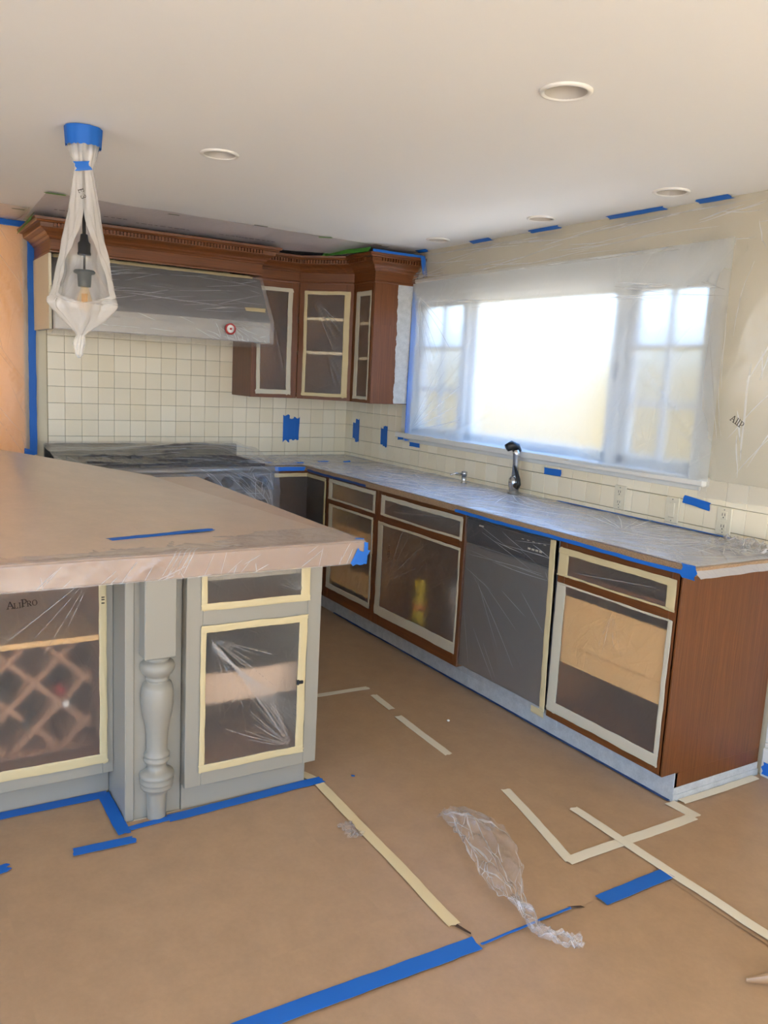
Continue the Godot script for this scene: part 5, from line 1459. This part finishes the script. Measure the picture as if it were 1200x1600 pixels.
func build_wall_bits() -> void:
	outlet("leftmost cream outlet on the tiles below the window, right of the faucet", 0.998, 2.696, 0)
	outlet("cream rocker switch between the two outlets below the window", 0.988, 3.0, 1)
	outlet("rightmost cream outlet near the counter's near end", 0.984, 3.262, 0)
	var nx := Vector3(-1, 0, 0)
	var nz := Vector3(0, 0, 1)
	var t := thing("blue_tape", "broad torn blue tape patch on the back wall tiles beside the range", "tape", Vector3(-0.455, 1.01, 0.016))
	part(t, "strip", tape_mesh(Vector3(-0.490, 1.015, 0.0145), Vector3(-0.490, 1.195, 0.0145), 0.05, nz, 601, 0.01, 0.001), M.blue)
	part(t, "strip", tape_mesh(Vector3(-0.448, 1.03, 0.0155), Vector3(-0.448, 1.17, 0.0155), 0.05, nz, 602, 0.01, 0.001), M.blue)
	part(t, "strip", tape_mesh(Vector3(-0.415, 1.022, 0.015), Vector3(-0.412, 1.182, 0.015), 0.046, nz, 603, 0.01, 0.001), M.blue)
	t = thing("blue_tape", "narrow blue tape patch on window-wall tiles, nearest the corner", "tape", Vector3(-0.016, 1.03, 0.18))
	part(t, "strip", tape_mesh(Vector3(-0.0145, 1.05, 0.155), Vector3(-0.0145, 1.16, 0.155), 0.05, nx, 604, 0.006, 0.001), M.blue)
	part(t, "strip", tape_mesh(Vector3(-0.0155, 1.03, 0.195), Vector3(-0.0155, 1.19, 0.195), 0.05, nx, 605, 0.006, 0.001), M.blue)
	t = thing("blue_tape", "narrow blue tape patch on window-wall tiles, second from the corner", "tape", Vector3(-0.016, 1.03, 0.56))
	part(t, "strip", tape_mesh(Vector3(-0.0145, 1.045, 0.545), Vector3(-0.0145, 1.155, 0.545), 0.05, nx, 606, 0.006, 0.001), M.blue)
	part(t, "strip", tape_mesh(Vector3(-0.0155, 1.03, 0.58), Vector3(-0.0155, 1.17, 0.58), 0.05, nx, 607, 0.006, 0.001), M.blue)
	tape("blue_tape", "blue tape rectangle under the window sill's left end", M.blue, Vector3(-0.0155, 1.085, 0.885), Vector3(-0.0155, 1.085, 1.005), 0.042, nx, 608)
	tape("blue_tape", "long vertical blue tape up the left side of the filmed window", M.blue, Vector3(-0.030, 1.10, 0.877), Vector3(-0.024, 2.03, 0.877), 0.046, nz, 609, "", 0.004, 0.001)
	tape("blue_tape", "small blue tape tab at the foot of the window's vertical tape", M.blue, Vector3(-0.052, 1.115, 0.80), Vector3(-0.052, 1.12, 0.87), 0.032, nx, 610, "", 0.008, 0.002)
	tape("blue_tape", "blue tape rectangle on the tiles just right of the faucet", M.blue, Vector3(-0.0155, 1.06, 2.17), Vector3(-0.0155, 1.06, 2.295), 0.034, nx, 611)
	tape("blue_tape", "curved blue tape scrap on the tiles above the switch and outlets", M.blue, Vector3(-0.0165, 1.045, 3.055), Vector3(-0.0165, 1.03, 3.19), 0.034, nx, 612, "", 0.004, 0.003)
	# film over the window
	var cr := []
	var rg := RandomNumberGenerator.new()
	rg.seed = 51
	for i in 7:
		var y := 0.88 - i * 0.03
		cr.append([rg.randf_range(0.1, 0.5), y, rg.randf_range(1.6, 2.3), y - rg.randf_range(-0.02, 0.05), rg.randf_range(0.003, 0.007), rg.randf_range(0.006, 0.012)])
	for k in [[0.03, 0.95, 0.3, 0.45], [0.05, 0.05, 0.6, 0.5], [2.3, 0.1, 1.9, 0.5], [2.3, 0.95, 2.0, 0.75], [0.3, 0.02, 0.9, 0.2], [1.7, 0.0, 1.5, 0.16], [0.04, 0.9, 0.1, 0.3]]:
		cr.append([k[0], k[1], k[2], k[3], 0.007, 0.012])
	solo("masking_film", "milky plastic film stretched across the whole kitchen window", "plastic film", film_mesh(Vector3(-0.05, 1.108, 0.880), Vector3(-0.008, 0.03, 2.315), Vector3(0, 0.975, 0), nx, 110, 60, 0.008, cr, 16), M.film_window)
	var wm: Node3D = get_child(get_child_count() - 1)
	var wk := scatter(2.2, 0.1, 12, -3, 5, 0.3, 1.0, 0.007, 521, 0.1, 0.78)
	wk.append_array(fan(2.36, 0.12, 100, 160, 0.03, 0.5, 5, 0.0, 0.008, 522))
	wk.append_array(fan(0.03, 0.92, -80, -30, 0.03, 0.6, 6, 0.0, 0.009, 523))
	wk.append_array(fan(0.05, 0.06, 10, 60, 0.03, 0.7, 6, 0.0, 0.008, 524))
	ridges(wm, func(x: float, y: float) -> Vector3: return Vector3(-0.056, 1.108 + y, 0.880 + minf(x, 2.3)), nx, wk, 0.6)
	# film over the wall above and to the right of the window
	var cr2 := []
	for i in 36:
		var z := rg.randf_range(0.0, 3.4)
		var y := rg.randf_range(1.02, 1.16)
		cr2.append([z, y, z + rg.randf_range(0.2, 0.7), y + rg.randf_range(-0.05, 0.05), rg.randf_range(0.003, 0.008), rg.randf_range(0.006, 0.012)])
	for i in 34:
		var z := rg.randf_range(2.38, 3.4)
		var y := rg.randf_range(0.05, 1.1)
		cr2.append([z, y, z + rg.randf_range(-0.15, 0.15), y + rg.randf_range(0.1, 0.4), rg.randf_range(0.004, 0.012), rg.randf_range(0.008, 0.02)])
	var s := begin(true)
	var pt := func(i: int, j: int) -> Vector3:
		var p := wall_film_point(i * 0.03, CEIL - 1.074 if j == 40 else j * 0.03, cr2)
		if j == 0: p.y += fnl.get_noise_2d(p.z * 200.0, 4.0) * 0.02
		return p
	for i in 130:
		for j in 40:
			var z := 0.79 + i * 0.03
			var y := 1.07 + j * 0.03
			if z < 3.13 and y < 2.085:
				continue
			var a: Vector3 = pt.call(i, j)
			var b: Vector3 = pt.call(i + 1, j)
			var c: Vector3 = pt.call(i + 1, j + 1)
			var d: Vector3 = pt.call(i, j + 1)
			var o := (a + c) * 0.5 + Vector3(1, 0, 0)
			quad_out(s, a, b, c, d, o)
	var wf := thing("masking_film", "cloudy film over the wall above and right of the window", "plastic film", Vector3(-0.03, 1.07, 3.0))
	part(wf, "sheet", done(s), M.film_wall)
	var wc := scatter(2.5, 0.16, 40, 4, 8, 0.15, 0.7, 0.007, 511, 0.0, 1.03)
	wc.append_array(scatter(0.8, 1.05, 60, 75, 30, 0.1, 0.4, 0.009, 512, 2.40, 0.05))
	ridges(wf, func(x: float, y: float) -> Vector3: return wall_film_point(x, y, cr2), nx, wc, 0.7)
	letters(wf, "printed_lettering", "AllP", frame(Vector3(-0.10, 0, 0), Vector3(0, 0, 1), Vector3(1, 0, 0)), 3.33, 1.395, 0.0, 0.026, M.ink, -0.5)

func build_floor_bits() -> void:
	# crumpled film scrap with a twisted tail
	var path := [Vector3(-1.345, 0.01, 3.26), Vector3(-1.33, 0.02, 3.36), Vector3(-1.345, 0.025, 3.47), Vector3(-1.39, 0.022, 3.60), Vector3(-1.44, 0.018, 3.70), Vector3(-1.475, 0.016, 3.80), Vector3(-1.49, 0.014, 3.88), Vector3(-1.49, 0.014, 3.93), Vector3(-1.455, 0.012, 3.965), Vector3(-1.415, 0.010, 3.985)]
	var wid := [0.10, 0.14, 0.17, 0.15, 0.10, 0.06, 0.04, 0.035, 0.035, 0.05]
	var fn := func(u: float, v: float) -> Vector3:
		var sg := v * (path.size() - 1)
		var i := mini(int(sg), path.size() - 2)
		var k := sg - i
		var p: Vector3 = path[i].lerp(path[i + 1], k)
		var w: float = lerpf(wid[i], wid[i + 1], k)
		var d: Vector3 = (path[i + 1] - path[i]).normalized()
		var sd := Vector3(-d.z, 0, d.x)
		var a := (u - 0.5)
		var h := 0.012 + absf(fnl.get_noise_2d(u * 200.0, v * 420.0)) * 0.05 + absf(sin(a * 10.0 + v * 12.0)) * 0.016 * smoothstep(0.5, 0.3, absf(a))
		var jx := fnl.get_noise_2d(u * 160.0 + 90.0, v * 500.0) * 0.03
		return p + sd * (a * w + jx) + Vector3.UP * (h - 0.008)
	var sc := solo("film_scrap", "crumpled clear plastic scrap with twisted tail lying on the floor paper", "plastic scrap", grid(fn, 34, 130, Vector3.UP), M.film_scrap)
	var sr := scatter(0.14, 0.56, 60, 80, 50, 0.04, 0.2, 0.005, 541)
	sr.append_array(scatter(0.14, 0.3, 40, 85, 20, 0.04, 0.14, 0.005, 542, 0.0, 0.55))
	ridges(sc, func(x: float, y: float) -> Vector3: return fn.call(clampf(x / 0.14, 0.0, 1.0), clampf(y / 0.86, 0.0, 1.0)), Vector3.UP, sr.slice(0, 70), 0.55)
	var fn3 := func(u: float, v: float) -> Vector3:
		return Vector3(-0.30 + u * 0.27 + fnl.get_noise_2d(u * 300.0, v * 300.0) * 0.05, 0.925 + absf(fnl.get_noise_2d(u * 380.0 + 70.0, v * 500.0)) * 0.06 * sin(PI * u) + 0.004, 3.36 + v * 0.24)
	var bunch := solo("film_scrap", "bunched clear film on the near end of the counter below the rightmost outlet", "plastic scrap", grid(fn3, 26, 26, Vector3.UP), M.film_scrap)
	ridges(bunch, func(x: float, y: float) -> Vector3: return fn3.call(x / 0.27, y / 0.24), Vector3.UP, scatter(0.27, 0.24, 30, 20, 60, 0.04, 0.12, 0.006, 531), 0.7)
	var fn2 := func(u: float, v: float) -> Vector3:
		return Vector3(-1.72 + u * 0.05 + fnl.get_noise_2d(u * 700.0, v * 700.0) * 0.02, 0.012 + absf(fnl.get_noise_2d(u * 900.0, v * 800.0 + 40.0)) * 0.03, 3.16 + v * 0.09)
	solo("film_scrap", "tiny clear plastic scrap beside the long cream floor tape", "plastic scrap", grid(fn2, 10, 14, Vector3.UP), M.film_scrap)
	tape("blue_tape", "tiny blue tape speck on the aisle paper near the island", M.blue, Vector3(-1.50, 0.008, 2.86), Vector3(-1.488, 0.008, 2.868), 0.012, Vector3.UP, 701)
	solo("debris_crumb", "tiny white crumb on the aisle paper in front of the dishwasher", "crumb", lathe([[0.0, 0.0], [0.006, 0.001], [0.007, 0.004], [0.004, 0.007], [0.0, 0.008]], Vector3(-0.86, 0.006, 2.60), 9), M.white)
